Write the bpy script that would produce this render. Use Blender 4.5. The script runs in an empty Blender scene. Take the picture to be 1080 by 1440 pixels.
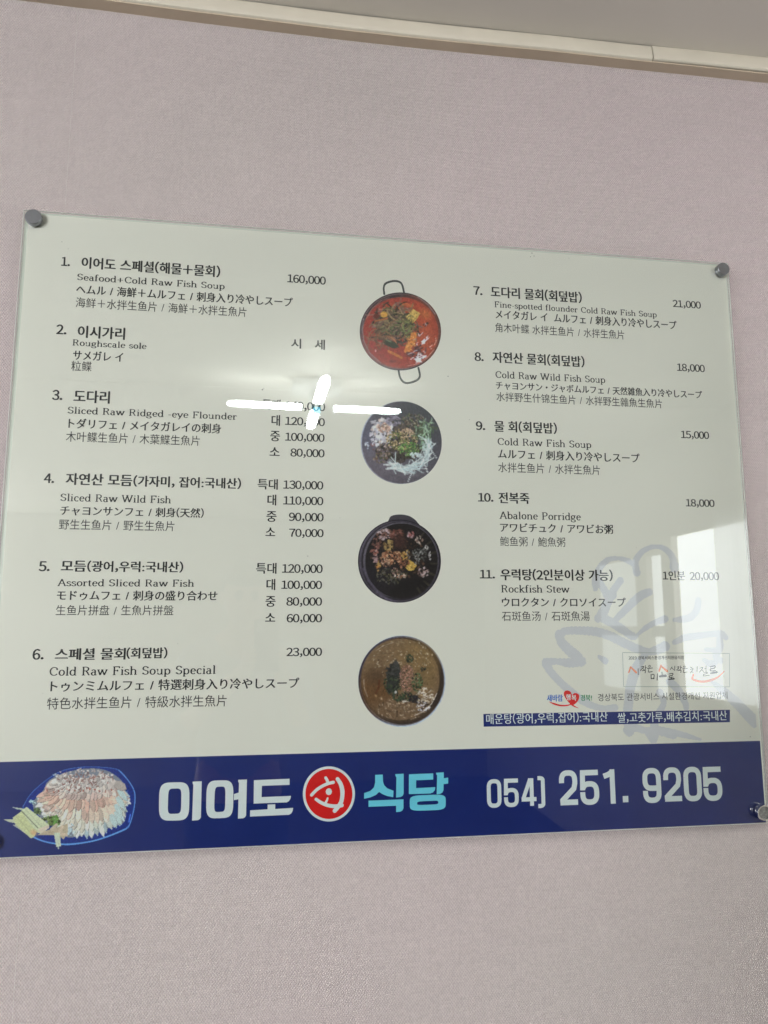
import bpy, bmesh, math, random
import numpy as np
from mathutils import Matrix, Vector
sc = bpy.context.scene
COL = sc.collection
R = math.radians
random.seed(7)
rng = np.random.default_rng(11)

# ------------------------------------------------------------------ camera, world, exposure
F_PX = 1056.7                                   # focal length in pixels of the 1080x1440 photograph
CAM = (0.390726, -1.166771, -0.643445)          # board's upper left corner is the origin, wall along X, room towards -Y
ROT = np.array([[0.9884231, -0.1517069, -0.0021633],
                [0.0202613, 0.1461131, -0.9890604],
                [0.1503634, 0.9775663, 0.1474953]])   # rows: right, down, forward
cd = bpy.data.cameras.new('camera'); cam = bpy.data.objects.new('camera', cd); COL.objects.link(cam)
m3 = Matrix(((ROT[0][0], -ROT[1][0], -ROT[2][0]), (ROT[0][1], -ROT[1][1], -ROT[2][1]), (ROT[0][2], -ROT[1][2], -ROT[2][2])))
cam.matrix_world = Matrix.Translation(CAM) @ m3.to_4x4()
cd.sensor_fit = 'VERTICAL'; cd.sensor_height = 24; cd.lens = 24 * F_PX / 1440
cd.clip_start = 0.01; cd.clip_end = 100
sc.camera = cam
w = bpy.data.worlds.new('World'); sc.world = w; w.use_nodes = True
w.node_tree.nodes['Background'].inputs[0].default_value = (.75, .85, 1, 1)
w.node_tree.nodes['Background'].inputs[1].default_value = 1.0
sc.view_settings.view_transform = 'Standard'; sc.view_settings.look = 'None'
sc.view_settings.exposure = 0.78; sc.view_settings.gamma = 1
sc.cycles.use_denoising = True
sc.cycles.max_bounces = 8; sc.cycles.diffuse_bounces = 4; sc.cycles.transparent_max_bounces = 12
sc.cycles.caustics_reflective = False; sc.cycles.caustics_refractive = False

# unseen area lights added as fill, set in openings of the left and back walls
def area(name, loc, rot, sx, sy, power, color):
    l = bpy.data.lights.new(name, 'AREA'); l.shape = 'RECTANGLE'; l.size = sx; l.size_y = sy
    l.energy = power; l.color = color
    o = bpy.data.objects.new(name, l); COL.objects.link(o); o.location = loc; o.rotation_euler = rot
    return o
area('fill_light_left', (-4.55, -3.0, -0.75), (0, R(-90), 0), 1.7, 3.6, 24, (.97, .985, 1))
area('fill_light_back', (-3.45, -6.38, -0.65), (R(90), 0, 0), 2.0, 2.2, 190, (.96, .98, 1))  # added frontal fill, kept outside the board's reflection

# ------------------------------------------------------------------ helpers
def lin(c):
    return tuple(((v / 255) / 12.92 if v / 255 <= .04045 else ((v / 255 + .055) / 1.055) ** 2.4) for v in c)
INK = 1.6                                       # photographed colour under this room's light -> ink colour
def ink(*c): return tuple(min(.9, max(.004, v * INK - .012)) for v in lin(c))

def mat(name, color=(.5, .5, .5), rough=.5, metal=0., spec=.5, coat=0.):
    m = bpy.data.materials.new(name); m.use_nodes = True
    b = m.node_tree.nodes['Principled BSDF']
    b.inputs['Base Color'].default_value = (*color, 1); b.inputs['Roughness'].default_value = rough
    b.inputs['Metallic'].default_value = metal; b.inputs['Specular IOR Level'].default_value = spec
    b.inputs['Coat Weight'].default_value = coat
    return m
def nodes(m): return m.node_tree.nodes, m.node_tree.links, m.node_tree.nodes['Principled BSDF']
def noise_tint(m, scale, amount, detail=4, bump=0., bscale=None, dist=.001):
    """slow uneven tint and fine relief, in object space"""
    N, L, b = nodes(m)
    tc = N.new('ShaderNodeTexCoord'); n = N.new('ShaderNodeTexNoise')
    n.inputs['Scale'].default_value = scale; n.inputs['Detail'].default_value = detail
    L.new(tc.outputs['Object'], n.inputs['Vector'])
    mx = N.new('ShaderNodeMix'); mx.data_type = 'RGBA'; mx.blend_type = 'MULTIPLY'; mx.inputs[0].default_value = 1
    mr = N.new('ShaderNodeMapRange'); mr.inputs[1].default_value = .25; mr.inputs[2].default_value = .75
    mr.inputs[3].default_value = 1 - amount; mr.inputs[4].default_value = 1 + amount
    L.new(n.outputs['Fac'], mr.inputs[0])
    cmb = N.new('ShaderNodeCombineColor')
    for i in range(3): L.new(mr.outputs[0], cmb.inputs[i])
    mx.inputs[6].default_value = b.inputs['Base Color'].default_value
    L.new(cmb.outputs[0], mx.inputs[7]); L.new(mx.outputs[2], b.inputs['Base Color'])
    if bump:
        n2 = N.new('ShaderNodeTexNoise'); n2.inputs['Scale'].default_value = bscale or scale * 10; n2.inputs['Detail'].default_value = 6
        L.new(tc.outputs['Object'], n2.inputs['Vector'])
        bp = N.new('ShaderNodeBump'); bp.inputs['Strength'].default_value = bump; bp.inputs['Distance'].default_value = dist
        L.new(n2.outputs['Fac'], bp.inputs['Height']); L.new(bp.outputs[0], b.inputs['Normal'])
    return m

def link(name, me, m=None, parent=None, kind=None, label=None, cat=None, group=None):
    o = bpy.data.objects.new(name, me); COL.objects.link(o)
    if m is not None and me is not None and not len(me.materials):
        for q in (m if isinstance(m, (list, tuple)) else [m]): me.materials.append(q)
    if parent is not None: o.parent = parent
    if kind: o['kind'] = kind
    if label: o['label'] = label
    if cat: o['category'] = cat
    if group: o['group'] = group
    return o
def empty(name, loc, label, cat, group=None):
    o = link(name, None, label=label, cat=cat, group=group); o.location = loc; o.empty_display_size = .05
    return o
def mesh(name, V, Fc):
    me = bpy.data.meshes.new(name); me.from_pydata([tuple(map(float, v)) for v in V], [], [tuple(int(i) for i in f) for f in Fc]); me.update()
    return me
def from_bm(name, bm):
    bmesh.ops.recalc_face_normals(bm, faces=bm.faces)
    me = bpy.data.meshes.new(name); bm.to_mesh(me); bm.free(); return me
def box_bm(x0, x1, y0, y1, z0, z1, bev=0., seg=2, bm=None):
    b = bmesh.new(); r = bmesh.ops.create_cube(b, size=1)
    bmesh.ops.scale(b, vec=(x1 - x0, y1 - y0, z1 - z0), verts=b.verts)
    bmesh.ops.translate(b, vec=((x0 + x1) / 2, (y0 + y1) / 2, (z0 + z1) / 2), verts=b.verts)
    if bev: bmesh.ops.bevel(b, geom=b.edges[:], offset=bev, segments=seg, affect='EDGES', profile=.5)
    if bm is None: return b
    t = bpy.data.meshes.new('t'); b.to_mesh(t); b.free(); bm.from_mesh(t); bpy.data.meshes.remove(t); return bm
def box(name, dims, m, bev=0., **k): return link(name, from_bm(name, box_bm(*dims, bev=bev)), m, **k)
def smooth(me, ang=40):
    for p in me.polygons: p.use_smooth = True
    me.set_sharp_from_angle(angle=R(ang))
def lathe(name, prof, seg=48, ang=35):
    """profile of (radius, depth) turned about the axis; depth grows towards the room (-Y)"""
    V, Fc = [], []
    for r, d in prof:
        for k in range(seg):
            a = 2 * math.pi * k / seg
            V.append((r * math.cos(a), -d, r * math.sin(a)))
    for i in range(len(prof) - 1):
        for k in range(seg):
            k2 = (k + 1) % seg
            Fc.append((i * seg + k, i * seg + k2, (i + 1) * seg + k2, (i + 1) * seg + k))
    Fc.append(tuple(range(seg))); Fc.append(tuple((len(prof) - 1) * seg + k for k in range(seg))[::-1])
    me = mesh(name, V, Fc); bm = bmesh.new(); bm.from_mesh(me); bmesh.ops.recalc_face_normals(bm, faces=bm.faces); bm.to_mesh(me); bm.free()
    smooth(me, ang); return me

# rectification of the flat print: photograph pixel -> position on the printed sheet (x right, z up, metres)
YP = .0040
def P(u, v, y=YP):
    d = ROT.T @ np.array([(u - 540) / F_PX, (v - 720) / F_PX, 1.])
    k = (y - CAM[1]) / d[1]
    return (CAM[0] + k * d[0], CAM[2] + k * d[2])
class Crop:
    def __init__(s, ox, oy, sc_): s.o = (ox, oy, sc_)
    def __call__(s, x, y): return P(s.o[0] + x / s.o[2], s.o[1] + y / s.o[2])
cA, cB, cC = Crop(0, 280, 2.25), Crop(0, 520, 2.25), Crop(0, 760, 2.25)
cD, cE, cF = Crop(620, 340, 2.348), Crop(620, 560, 2.348), Crop(620, 760, 2.348)

# ------------------------------------------------------------------ materials
def fabric_wallpaper():
    m = mat('woven_wallpaper', (.58, .52, .515), .85, spec=.2); N, L, b = nodes(m)
    tc = N.new('ShaderNodeTexCoord'); sp = N.new('ShaderNodeSeparateXYZ')
    wn = N.new('ShaderNodeTexNoise'); wn.inputs['Scale'].default_value = 55; wn.inputs['Detail'].default_value = 3
    L.new(tc.outputs['Object'], wn.inputs['Vector'])
    L.new(tc.outputs['Object'], sp.inputs[0])
    def M(op, a, b_=None, c=None):
        n = N.new('ShaderNodeMath'); n.operation = op
        for i, q in enumerate((a, b_, c)):
            if q is None: continue
            if isinstance(q, (int, float)): n.inputs[i].default_value = q
            else: L.new(q, n.inputs[i])
        return n.outputs[0]
    jx = M('MULTIPLY_ADD', wn.outputs['Fac'], .0022, sp.outputs[0]); jz = M('MULTIPLY_ADD', wn.outputs['Fac'], -.0018, sp.outputs[2])
    sx = M('SINE', M('MULTIPLY', jx, 2 * math.pi / .0041)); sz = M('SINE', M('MULTIPLY', jz, 2 * math.pi / .0054))
    wv = M('MULTIPLY', sx, sz)
    # thread-by-thread brightness
    mp = N.new('ShaderNodeMapping'); mp.inputs['Scale'].default_value = (488, 1, 370); L.new(tc.outputs['Object'], mp.inputs[0])
    cell = N.new('ShaderNodeTexWhiteNoise'); cell.noise_dimensions = '3D'
    fl = N.new('ShaderNodeVectorMath'); fl.operation = 'FLOOR'; L.new(mp.outputs[0], fl.inputs[0]); L.new(fl.outputs[0], cell.inputs[0])
    th = N.new('ShaderNodeTexNoise'); th.inputs['Scale'].default_value = 1
    mp2 = N.new('ShaderNodeMapping'); mp2.inputs['Scale'].default_value = (9, 1, 330); L.new(tc.outputs['Object'], mp2.inputs[0]); L.new(mp2.outputs[0], th.inputs[0])
    th2 = N.new('ShaderNodeTexNoise'); th2.inputs['Scale'].default_value = 1
    mp3 = N.new('ShaderNodeMapping'); mp3.inputs['Scale'].default_value = (280, 1, 11); L.new(tc.outputs['Object'], mp3.inputs[0]); L.new(mp3.outputs[0], th2.inputs[0])
    big = N.new('ShaderNodeTexNoise'); big.inputs['Scale'].default_value = 2.6; big.inputs['Detail'].default_value = 5; L.new(tc.outputs['Object'], big.inputs[0])
    f = M('MULTIPLY_ADD', wv, .14, 1.0)
    f = M('ADD', f, M('MULTIPLY', M('SUBTRACT', cell.outputs[0], .5), .16))
    f = M('ADD', f, M('MULTIPLY', M('SUBTRACT', th.outputs['Fac'], .5), .12))
    f = M('ADD', f, M('MULTIPLY', M('SUBTRACT', th2.outputs['Fac'], .5), .07))
    f = M('ADD', f, M('MULTIPLY', M('SUBTRACT', big.outputs['Fac'], .5), .10))
    cr = N.new('ShaderNodeMix'); cr.data_type = 'RGBA'; cr.inputs[6].default_value = (.445, .393, .380, 1); cr.inputs[7].default_value = (.475, .400, .402, 1)
    bg2 = N.new('ShaderNodeTexNoise'); bg2.inputs['Scale'].default_value = 1.1; L.new(tc.outputs['Object'], bg2.inputs[0])
    mr = N.new('ShaderNodeMapRange'); mr.inputs[1].default_value = .35; mr.inputs[2].default_value = .65; L.new(bg2.outputs['Fac'], mr.inputs[0])
    L.new(mr.outputs[0], cr.inputs[0])
    vm = N.new('ShaderNodeVectorMath'); vm.operation = 'SCALE'; L.new(cr.outputs[2], vm.inputs[0]); L.new(f, vm.inputs['Scale'])
    L.new(vm.outputs[0], b.inputs['Base Color'])
    bp = N.new('ShaderNodeBump'); bp.inputs['Strength'].default_value = .5; bp.inputs['Distance'].default_value = .0014
    L.new(M('ADD', wv, M('MULTIPLY', th.outputs['Fac'], 2.0)), bp.inputs['Height']); L.new(bp.outputs[0], b.inputs['Normal'])
    b.inputs['Sheen Weight'].default_value = .15
    return m
M_WALLP = fabric_wallpaper()
M_CREAMTRIM = noise_tint(mat('cream_painted_moulding', (.58, .53, .44), .38), 9, .06, bump=.15, bscale=60)
M_BROWNTRIM = noise_tint(mat('tan_moulding_underside', (.47, .385, .29), .5), 7, .10, bump=.1, bscale=80)
M_CEIL = noise_tint(mat('ceiling_paint', (.62, .585, .53), .9), 3, .04, bump=.25, bscale=220, dist=.0006)
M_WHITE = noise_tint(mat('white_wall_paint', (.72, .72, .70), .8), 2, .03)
M_FLOOR = noise_tint(mat('brown_floor', (.085, .065, .05), .45), 3, .15)
M_FRAME = noise_tint(mat('window_frame_paint', (.55, .55, .55), .5), 5, .05)
M_CREAM = noise_tint(mat('cream_printed_sheet', (.89, .883, .79), .45, spec=.2), 3, .012, bump=.04, bscale=25, dist=.0004)
M_BLUE = noise_tint(mat('blue_print', (.004, .0195, .165), .45, spec=.2), 14, .08)
M_TEXT = mat('black_print', (.013, .016, .016), .5, spec=.2)
M_TEXTSOFT = mat('grey_black_print', (.03, .032, .03), .5, spec=.2)
M_WTEXT = mat('white_print', ink(190, 199, 208), .5, spec=.2)
M_CYAN = mat('cyan_print', ink(96, 180, 205), .5, spec=.2)
M_RED = mat('red_print', ink(186, 30, 30), .5, spec=.2)
M_ORANGE = mat('orange_print', ink(205, 112, 66), .5, spec=.2)
M_LBLUE = mat('logo_blue_print', ink(30, 90, 165), .5, spec=.2)
M_LGREEN = mat('logo_green_print', ink(20, 120, 80), .5, spec=.2)
M_GREYLINE = mat('grey_line_print', ink(140, 148, 140), .5, spec=.2)
M_MARK = noise_tint(mat('pale_blue_brush_print', (.70, .715, .735), .5, spec=.2), 30, .05)
M_STEEL = noise_tint(mat('brushed_steel', (.27, .28, .30), .34, 1.), 60, .08, bump=.1, bscale=500, dist=.0002)
M_CHROME = noise_tint(mat('polished_chrome', (.75, .76, .77), .08, 1.), 60, .04)
M_PLAST = noise_tint(mat('rough_grey_insert', (.16, .16, .145), .6), 300, .5, bump=.8, bscale=700, dist=.001)
def color_attr_mat():
    m = mat('dish_photo_print', (1, 1, 1), .45, spec=.2); N, L, b = nodes(m)
    a = N.new('ShaderNodeAttribute'); a.attribute_name = 'ink'; L.new(a.outputs['Color'], b.inputs['Base Color']); return m
M_PHOTO = color_attr_mat()
def acrylic():
    m = bpy.data.materials.new('clear_acrylic'); m.use_nodes = True; N, L = m.node_tree.nodes, m.node_tree.links; N.clear()
    out = N.new('ShaderNodeOutputMaterial'); mx = N.new('ShaderNodeMixShader'); t = N.new('ShaderNodeBsdfTransparent'); g = N.new('ShaderNodeBsdfGlossy')
    t.inputs[0].default_value = (.995, 1.0, .995, 1); g.inputs['Roughness'].default_value = .018
    fr = N.new('ShaderNodeFresnel'); fr.inputs[0].default_value = 1.49
    mu = N.new('ShaderNodeMath'); mu.operation = 'MULTIPLY'; mu.inputs[1].default_value = 1.9; mu.use_clamp = True
    tc = N.new('ShaderNodeTexCoord'); n = N.new('ShaderNodeTexNoise'); n.inputs['Scale'].default_value = 3.5; n.inputs['Detail'].default_value = 1
    L.new(tc.outputs['Object'], n.inputs['Vector'])
    bp = N.new('ShaderNodeBump'); bp.inputs['Strength'].default_value = .05; bp.inputs['Distance'].default_value = .004
    L.new(n.outputs['Fac'], bp.inputs['Height']); L.new(bp.outputs[0], g.inputs['Normal'])
    L.new(fr.outputs[0], mu.inputs[0]); L.new(mu.outputs[0], mx.inputs[0]); L.new(t.outputs[0], mx.inputs[1])
    g2 = N.new('ShaderNodeBsdfGlossy'); g2.inputs['Roughness'].default_value = .30; hz = N.new('ShaderNodeMixShader'); hz.inputs[0].default_value = .10
    sm = N.new('ShaderNodeTexNoise'); sm.inputs['Scale'].default_value = 7; sm.inputs['Detail'].default_value = 6; L.new(tc.outputs['Object'], sm.inputs['Vector'])
    smr = N.new('ShaderNodeMapRange'); smr.inputs[1].default_value = .35; smr.inputs[2].default_value = .7; smr.inputs[3].default_value = .02; smr.inputs[4].default_value = .10
    L.new(sm.outputs['Fac'], smr.inputs[0]); L.new(smr.outputs[0], hz.inputs[0])
    L.new(g.outputs[0], hz.inputs[1]); L.new(g2.outputs[0], hz.inputs[2]); L.new(hz.outputs[0], mx.inputs[2])
    L.new(mx.outputs[0], out.inputs[0])
    e = bpy.data.materials.new('acrylic_cut_edge'); e.use_nodes = True; b = e.node_tree.nodes['Principled BSDF']
    b.inputs['Base Color'].default_value = (.93, .96, .92, 1); b.inputs['Roughness'].default_value = .15
    b.inputs['Alpha'].default_value = .9
    k = bpy.data.materials.new('acrylic_back_face'); k.use_nodes = True; K, KL = k.node_tree.nodes, k.node_tree.links; K.clear()
    o2 = K.new('ShaderNodeOutputMaterial'); t2 = K.new('ShaderNodeBsdfTransparent'); t2.inputs[0].default_value = (.99, .995, .99, 1); KL.new(t2.outputs[0], o2.inputs[0])
    return [m, e, k]
M_ACR = acrylic()
def emit(name, col, s):
    m = bpy.data.materials.new(name); m.use_nodes = True; N, L = m.node_tree.nodes, m.node_tree.links; N.clear()
    o = N.new('ShaderNodeOutputMaterial'); e = N.new('ShaderNodeEmission'); e.inputs[0].default_value = (*col, 1); e.inputs[1].default_value = s
    L.new(e.outputs[0], o.inputs[0]); return m
M_LAMP = emit('lit_tube_diffuser', (.92, 1.0, .97), 40)
M_WINLIT = emit('bright_window_glass', (.92, .97, 1.0), 5.2)
M_WINDIM = emit('frosted_window_glass', (.90, .97, .98), 1.45)
M_WINMID = emit('daylit_window_glass', (.92, .98, .99), 3.0)
M_WINFILL = emit('fill_window_glass', (.97, .985, 1.0), 2.3)  # glowing pane of the added fill window
M_CYANLED = emit('cyan_indicator', (.15, .75, 1.0), 7)

# ------------------------------------------------------------------ the room (wall, mouldings, ceiling)
def rise(x): return .0135 * min(1., max(0., (x - .62) / .75)) + .0045 * min(1.6, max(0., (.30 - x) / .35))     # trim and ceiling climb slightly to the right
WY = .022                                        # wallpaper surface
ZT = .377                                        # top of wallpaper
wall = box('wall', (-4.7, 2.68, WY + .0015, WY + .15, -2.15, .60), M_WHITE, kind='structure')
def strip(x0, x1):
    nx, nz = 90, 90; V = []; Fc = []
    for j in range(nz + 1):
        for i in range(nx + 1):
            x = x0 + (x1 - x0) * i / nx; top = ZT + rise(x)
            z = -2.15 + (top + .012 + 2.15) * (1 - (1 - j / nz) ** 1.6)
            # paper lifts a little where it is tucked under the moulding and at the seam
            e = min(x - x0, x1 - x) ; y = WY + .0008 * math.exp(-e / .006)
            y -= .005 * math.exp(-((z - top + .006) / .007) ** 2)
            V.append((x, y, z))
    for j in range(nz):
        for i in range(nx):
            a = j * (nx + 1) + i; Fc.append((a, a + 1, a + nx + 2, a + nx + 1))
    me = mesh('wallpaper_strip', V, Fc); smooth(me, 60)
    return link('wallpaper_strip', me, M_WALLP, wall)
sx = .055
xs = [-4.6, sx, 2.6]
for a, b_ in zip(xs, xs[1:]): strip(a + .00012, b_ - .00012)

ZC = .4145
cxs = [-4.7, -.26, .02, .30, .62] + [.62 + .75 * k / 8 for k in range(1, 9)] + [2.68]
cme = mesh('ceiling', [(x, y, ZC + .0005 + rise(x) + t_) for t_ in (0, .12) for x in cxs for y in (-6.5, WY + .1)],
           [(b_ + 2 * i, b_ + 2 * i + 1, b_ + 2 * i + 3, b_ + 2 * i + 2) for b_ in (0, 2 * len(cxs)) for i in range(len(cxs) - 1)])
ceiling = link('ceiling', cme, M_CEIL, kind='structure')
# shallow lath across the ceiling over the lamp
box('ceiling_lath', (-4.6, 2.6, -2.25, -2.17, ZC - .006, ZC + .0004), M_CEIL, bev=.002, parent=ceiling)
mould = link('crown_moulding', None, kind='structure')
def moulding(x0, x1, dz=0., tilt=0.):
    """tan board on the wall top with a rounded cream bead in front, as one length of trim"""
    prof_under = [(WY + .03, ZT), (WY - .0245, ZT + .0005), (WY - .0245, ZT + .003), (WY + .03, ZT + .003)]
    prof_face = [(WY + .02, ZT + .0042), (WY - .0235, ZT + .0042), (WY - .0262, ZT + .0060), (WY - .0274, ZT + .010), (WY - .0268, ZT + .0150),
                 (WY - .0255, ZT + .0240), (WY - .0240, ZT + .0320), (WY - .0215, ZT + .0360), (WY + .02, ZT + .0360)]
    n = max(2, int((x1 - x0) / .05))
    for nm, pr, m in ((('underside_board', prof_under, M_BROWNTRIM),) if dz < 0 else (('face_bead', prof_face, M_CREAMTRIM),)):
        t = mould; dz = max(0, dz)
        V, Fc = [], []; k = len(pr)
        for i in range(n + 1):
            x = x0 + (x1 - x0) * i / n
            wob = .0006 * math.sin(x * 9 + dz * 900) + .0004 * math.sin(x * 23) + dz + tilt * (x - x0) + rise(x)
            for (y, z) in pr: V.append((x, y, z + wob))
        for i in range(n):
            for j in range(k):
                Fc.append((i * k + j, i * k + (j + 1) % k, (i + 1) * k + (j + 1) % k, (i + 1) * k + j))
        Fc.append(tuple(range(k))); Fc.append(tuple(n * k + j for j in range(k))[::-1])
        me = mesh(nm, V, Fc); bm = bmesh.new(); bm.from_mesh(me); bmesh.ops.recalc_face_normals(bm, faces=bm.faces); bm.to_mesh(me); bm.free(); smooth(me, 30)
        link(nm, me, m, t)
moulding(-4.6, 2.6, -1)
XJ = P(920, 80, WY - .03)[0]
moulding(-4.6, XJ - .0013, 0.)
moulding(XJ + .0013, 2.6, .0018, .0)

floor = box('floor', (-4.7, 2.68, -6.5, .3, -2.25, -2.1505), M_FLOOR, kind='structure')
# wall on the right, built round its window openings
XR = 2.6
def wallr(y0, y1, z0, z1): return box_bm(XR, XR + .08, y0, y1, z0, z1)
bm = bmesh.new()
for q in ((-.45, WY, -2.15, .5), (-1.65, -.45, -.05, .5), (-1.65, -.45, -2.15, -1.05), (-1.98, -1.65, -2.15, .5), (-2.70, -1.98, -.165, .5), (-6.5, -2.70, -.25, .5), (-2.70, -1.98, -2.15, -1.02),
          (-2.82, -2.70, -2.15, -.25), (-3.14, -3.0, -2.15, -.25), (-6.5, -3.72, -2.15, -.25), (-3.0, -2.82, -2.15, -1.05), (-3.72, -3.14, -2.15, -1.05)):
    box_bm(XR, XR + .08, q[0], q[1], q[2], q[3], bm=bm)
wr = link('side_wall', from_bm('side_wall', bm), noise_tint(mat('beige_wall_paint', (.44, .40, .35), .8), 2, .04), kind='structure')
def window(y0, y1, z0, z1, m, label, bars=()):
    t = empty('window', (XR + .04, (y0 + y1) / 2, z0), label, 'window')
    c = t.location
    for i, zz in enumerate(list(bars)):
        box('mullion', (-.02, .02, y0 - c.y, y1 - c.y, zz - .03 - c.z, zz + .03 - c.z), M_FRAME, parent=t)
    zz = [z0] + [q for q in bars] + [z1]
    for a, b_ in zip(zz, zz[1:]):
        o = box('pane', (.0, .006, y0 - c.y, y1 - c.y, a - c.z + (.031 if a != z0 else 0), b_ - c.z - (.031 if b_ != z1 else 0)), m, parent=t)
    return t
window(-1.65, -.45, -1.05, -.05, M_WINFILL, 'added fill-light window with one cross bar, nearest the menu wall', (-.55,))  # added to light the menu wall from the right, never mirrored in the board
window(-2.70, -1.98, -1.02, -.165, M_WINLIT, 'tall bright window reflected at the right edge of the menu board')
window(-3.0, -2.82, -1.05, -.25, M_WINMID, 'narrow window between two posts reflected left of the tall bright window', (-.69,))
window(-3.72, -3.14, -1.05, -.25, M_WINDIM, 'wide dim window reflected farthest from the tall bright window', (-.69,))
# sheer curtain gathered at the near side of the tall window
M_SHEER = bpy.data.materials.new('sheer_curtain_cloth'); M_SHEER.use_nodes = True; N_, L_ = M_SHEER.node_tree.nodes, M_SHEER.node_tree.links; N_.clear()
o_ = N_.new('ShaderNodeOutputMaterial'); a_ = N_.new('ShaderNodeBsdfTranslucent'); b__ = N_.new('ShaderNodeBsdfDiffuse'); x_ = N_.new('ShaderNodeMixShader')
a_.inputs[0].default_value = (.78, .78, .74, 1); b__.inputs[0].default_value = (.75, .75, .72, 1); x_.inputs[0].default_value = .25
L_.new(a_.outputs[0], x_.inputs[1]); L_.new(b__.outputs[0], x_.inputs[2]); t_ = N_.new('ShaderNodeBsdfTransparent'); y_ = N_.new('ShaderNodeMixShader'); y_.inputs[0].default_value = .36
L_.new(x_.outputs[0], y_.inputs[1]); L_.new(t_.outputs[0], y_.inputs[2]); L_.new(y_.outputs[0], o_.inputs[0])
V = []; Fc = []
for i in range(61):
    yy = -2.235 + .32 * i / 60; xx = 2.565 + .004 * math.sin(i * .78) * (1 - .3 * math.sin(i * .17))
    V += [(xx, yy, -.10), (xx + .004 * math.sin(i), yy - .02 * i / 60, -1.25)]
for i in range(60): Fc.append((2 * i, 2 * i + 1, 2 * i + 3, 2 * i + 2))
me = mesh('curtain', V, Fc); smooth(me, 180)
link('curtain', me, M_SHEER, label='sheer white gathered curtain at the side of the tall bright window, seen mirrored', cat='curtain')
# back wall and left wall with openings added for the fill lights
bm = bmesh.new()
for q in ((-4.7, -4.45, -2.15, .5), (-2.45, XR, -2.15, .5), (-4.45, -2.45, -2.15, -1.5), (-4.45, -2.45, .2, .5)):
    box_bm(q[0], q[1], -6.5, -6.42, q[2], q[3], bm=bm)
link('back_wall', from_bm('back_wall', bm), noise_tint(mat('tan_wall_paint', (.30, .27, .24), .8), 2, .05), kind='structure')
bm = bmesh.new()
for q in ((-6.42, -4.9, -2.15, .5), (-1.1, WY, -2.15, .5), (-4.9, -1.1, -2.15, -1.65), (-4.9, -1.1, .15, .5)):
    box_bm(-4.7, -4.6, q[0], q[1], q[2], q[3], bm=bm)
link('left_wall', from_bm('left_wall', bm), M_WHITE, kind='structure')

# ------------------------------------------------------------------ ceiling lamp with four tubes in a cross
def ceiling_lamp(loc, label):
    t = empty('ceiling_lamp', loc, label, 'ceiling lamp')
    link('base_plate', from_bm('base_plate', box_bm(-.11, .11, -.09, .09, .075, .108, bev=.01)), M_WHITE, t)
    box('stem', (-.03, .03, -.03, .03, .0, .0745), M_WHITE, bev=.006, parent=t)
    box('indicator', (-.014, .018, -.016, .012, -.022, -.001), M_CYANLED, bev=.003, parent=t)
    for ang, r0, r1 in ((0, .078, .382), (90, .085, .43), (180, .063, .385), (270, .055, .355)):
        n = 20; V = []; Fc = []; W2, H2 = (.029, .011) if ang in (0, 180) else (.0235, .011)
        segs = []
        L_ = r1 - r0
        rings = [(r0, .80), (r0 + .004, .97), (r0 + .012, 1.)] + [(r1 - .075, 1.), (r1 - .045, .93), (r1 - .022, .80), (r1 - .008, .58), (r1, .28)]
        for r, s in rings:
            for k in range(n):
                a = 2 * math.pi * k / n
                cx_, sy = math.cos(a), math.sin(a)
                V.append((r, W2 * s * abs(cx_) ** .75 * (1 if cx_ > 0 else -1), H2 * min(1, s * 1.1) * abs(sy) ** .8 * (1 if sy > 0 else -1)))
        for i in range(len(rings) - 1):
            for k in range(n):
                Fc.append((i * n + k, i * n + (k + 1) % n, (i + 1) * n + (k + 1) % n, (i + 1) * n + k))
        Fc.append(tuple(range(n))[::-1]); Fc.append(tuple((len(rings) - 1) * n + k for k in range(n)))
        me = mesh('tube', V, Fc); smooth(me, 60)
        o = link('tube', me, M_LAMP, t); o.rotation_euler.z = R(ang); 
    return t
lamp = ceiling_lamp((.583, -2.052, .300), 'lit cross of four white tubes on the ceiling, mirrored in the menu board')
lamp.rotation_euler.z = R(-1.5)
def copy_tree(o, parent=None):
    c = o.copy(); COL.objects.link(c); c.parent = parent
    for ch in o.children: copy_tree(ch, c)
    return c
fill_lamp = copy_tree(lamp); fill_lamp.location = (-1.75, -2.05, .300)  # extra lamp added for fill, out of the mirrored view
fill_lamp['label'] = 'added copy of the cross lamp for fill light, on the ceiling towards the left wall'
for l_ in (lamp, fill_lamp): l_['group'] = 'cross shaped ceiling lamps'

# ------------------------------------------------------------------ the menu board
W, H = 1.2, .9634
board = empty('menu_board', (0, 0, 0), 'glossy acrylic menu board with a blue band, fixed to the pink woven wall', 'menu board')
def panel(name, x0, x1, z0, z1, y0, y1, mats, bev=0.):
    bm = box_bm(x0, x1, y0, y1, z0, z1, bev=bev, seg=1)
    bmesh.ops.recalc_face_normals(bm, faces=bm.faces); bm.normal_update()
    for f in bm.faces:
        n = f.normal; f.material_index = 0 if n.y < -.9 else (2 if n.y > .9 else 1)
    me = bpy.data.meshes.new(name); bm.to_mesh(me); bm.free()
    for q in mats: me.materials.append(q)
    return link(name, me, None, board)
panel('acrylic_front', 0, W, -H, 0, 0, .0030, M_ACR, bev=.0005)
M_BACK = noise_tint(mat('milky_back_sheet', (.66, .70, .62), .35), 6, .03)
panel('backing_sheet', .0012, W - .0008, -H + .0022, -.0012, .0050, .0085, [M_BACK] * 3)
px0, px1, pz0, pz1 = .0068, W - .0036, -H + .0006, -.0045
sheet = box('printed_sheet', (px0, px1, YP, YP + .0008, pz0, pz1), M_CREAM, parent=board)
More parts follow.
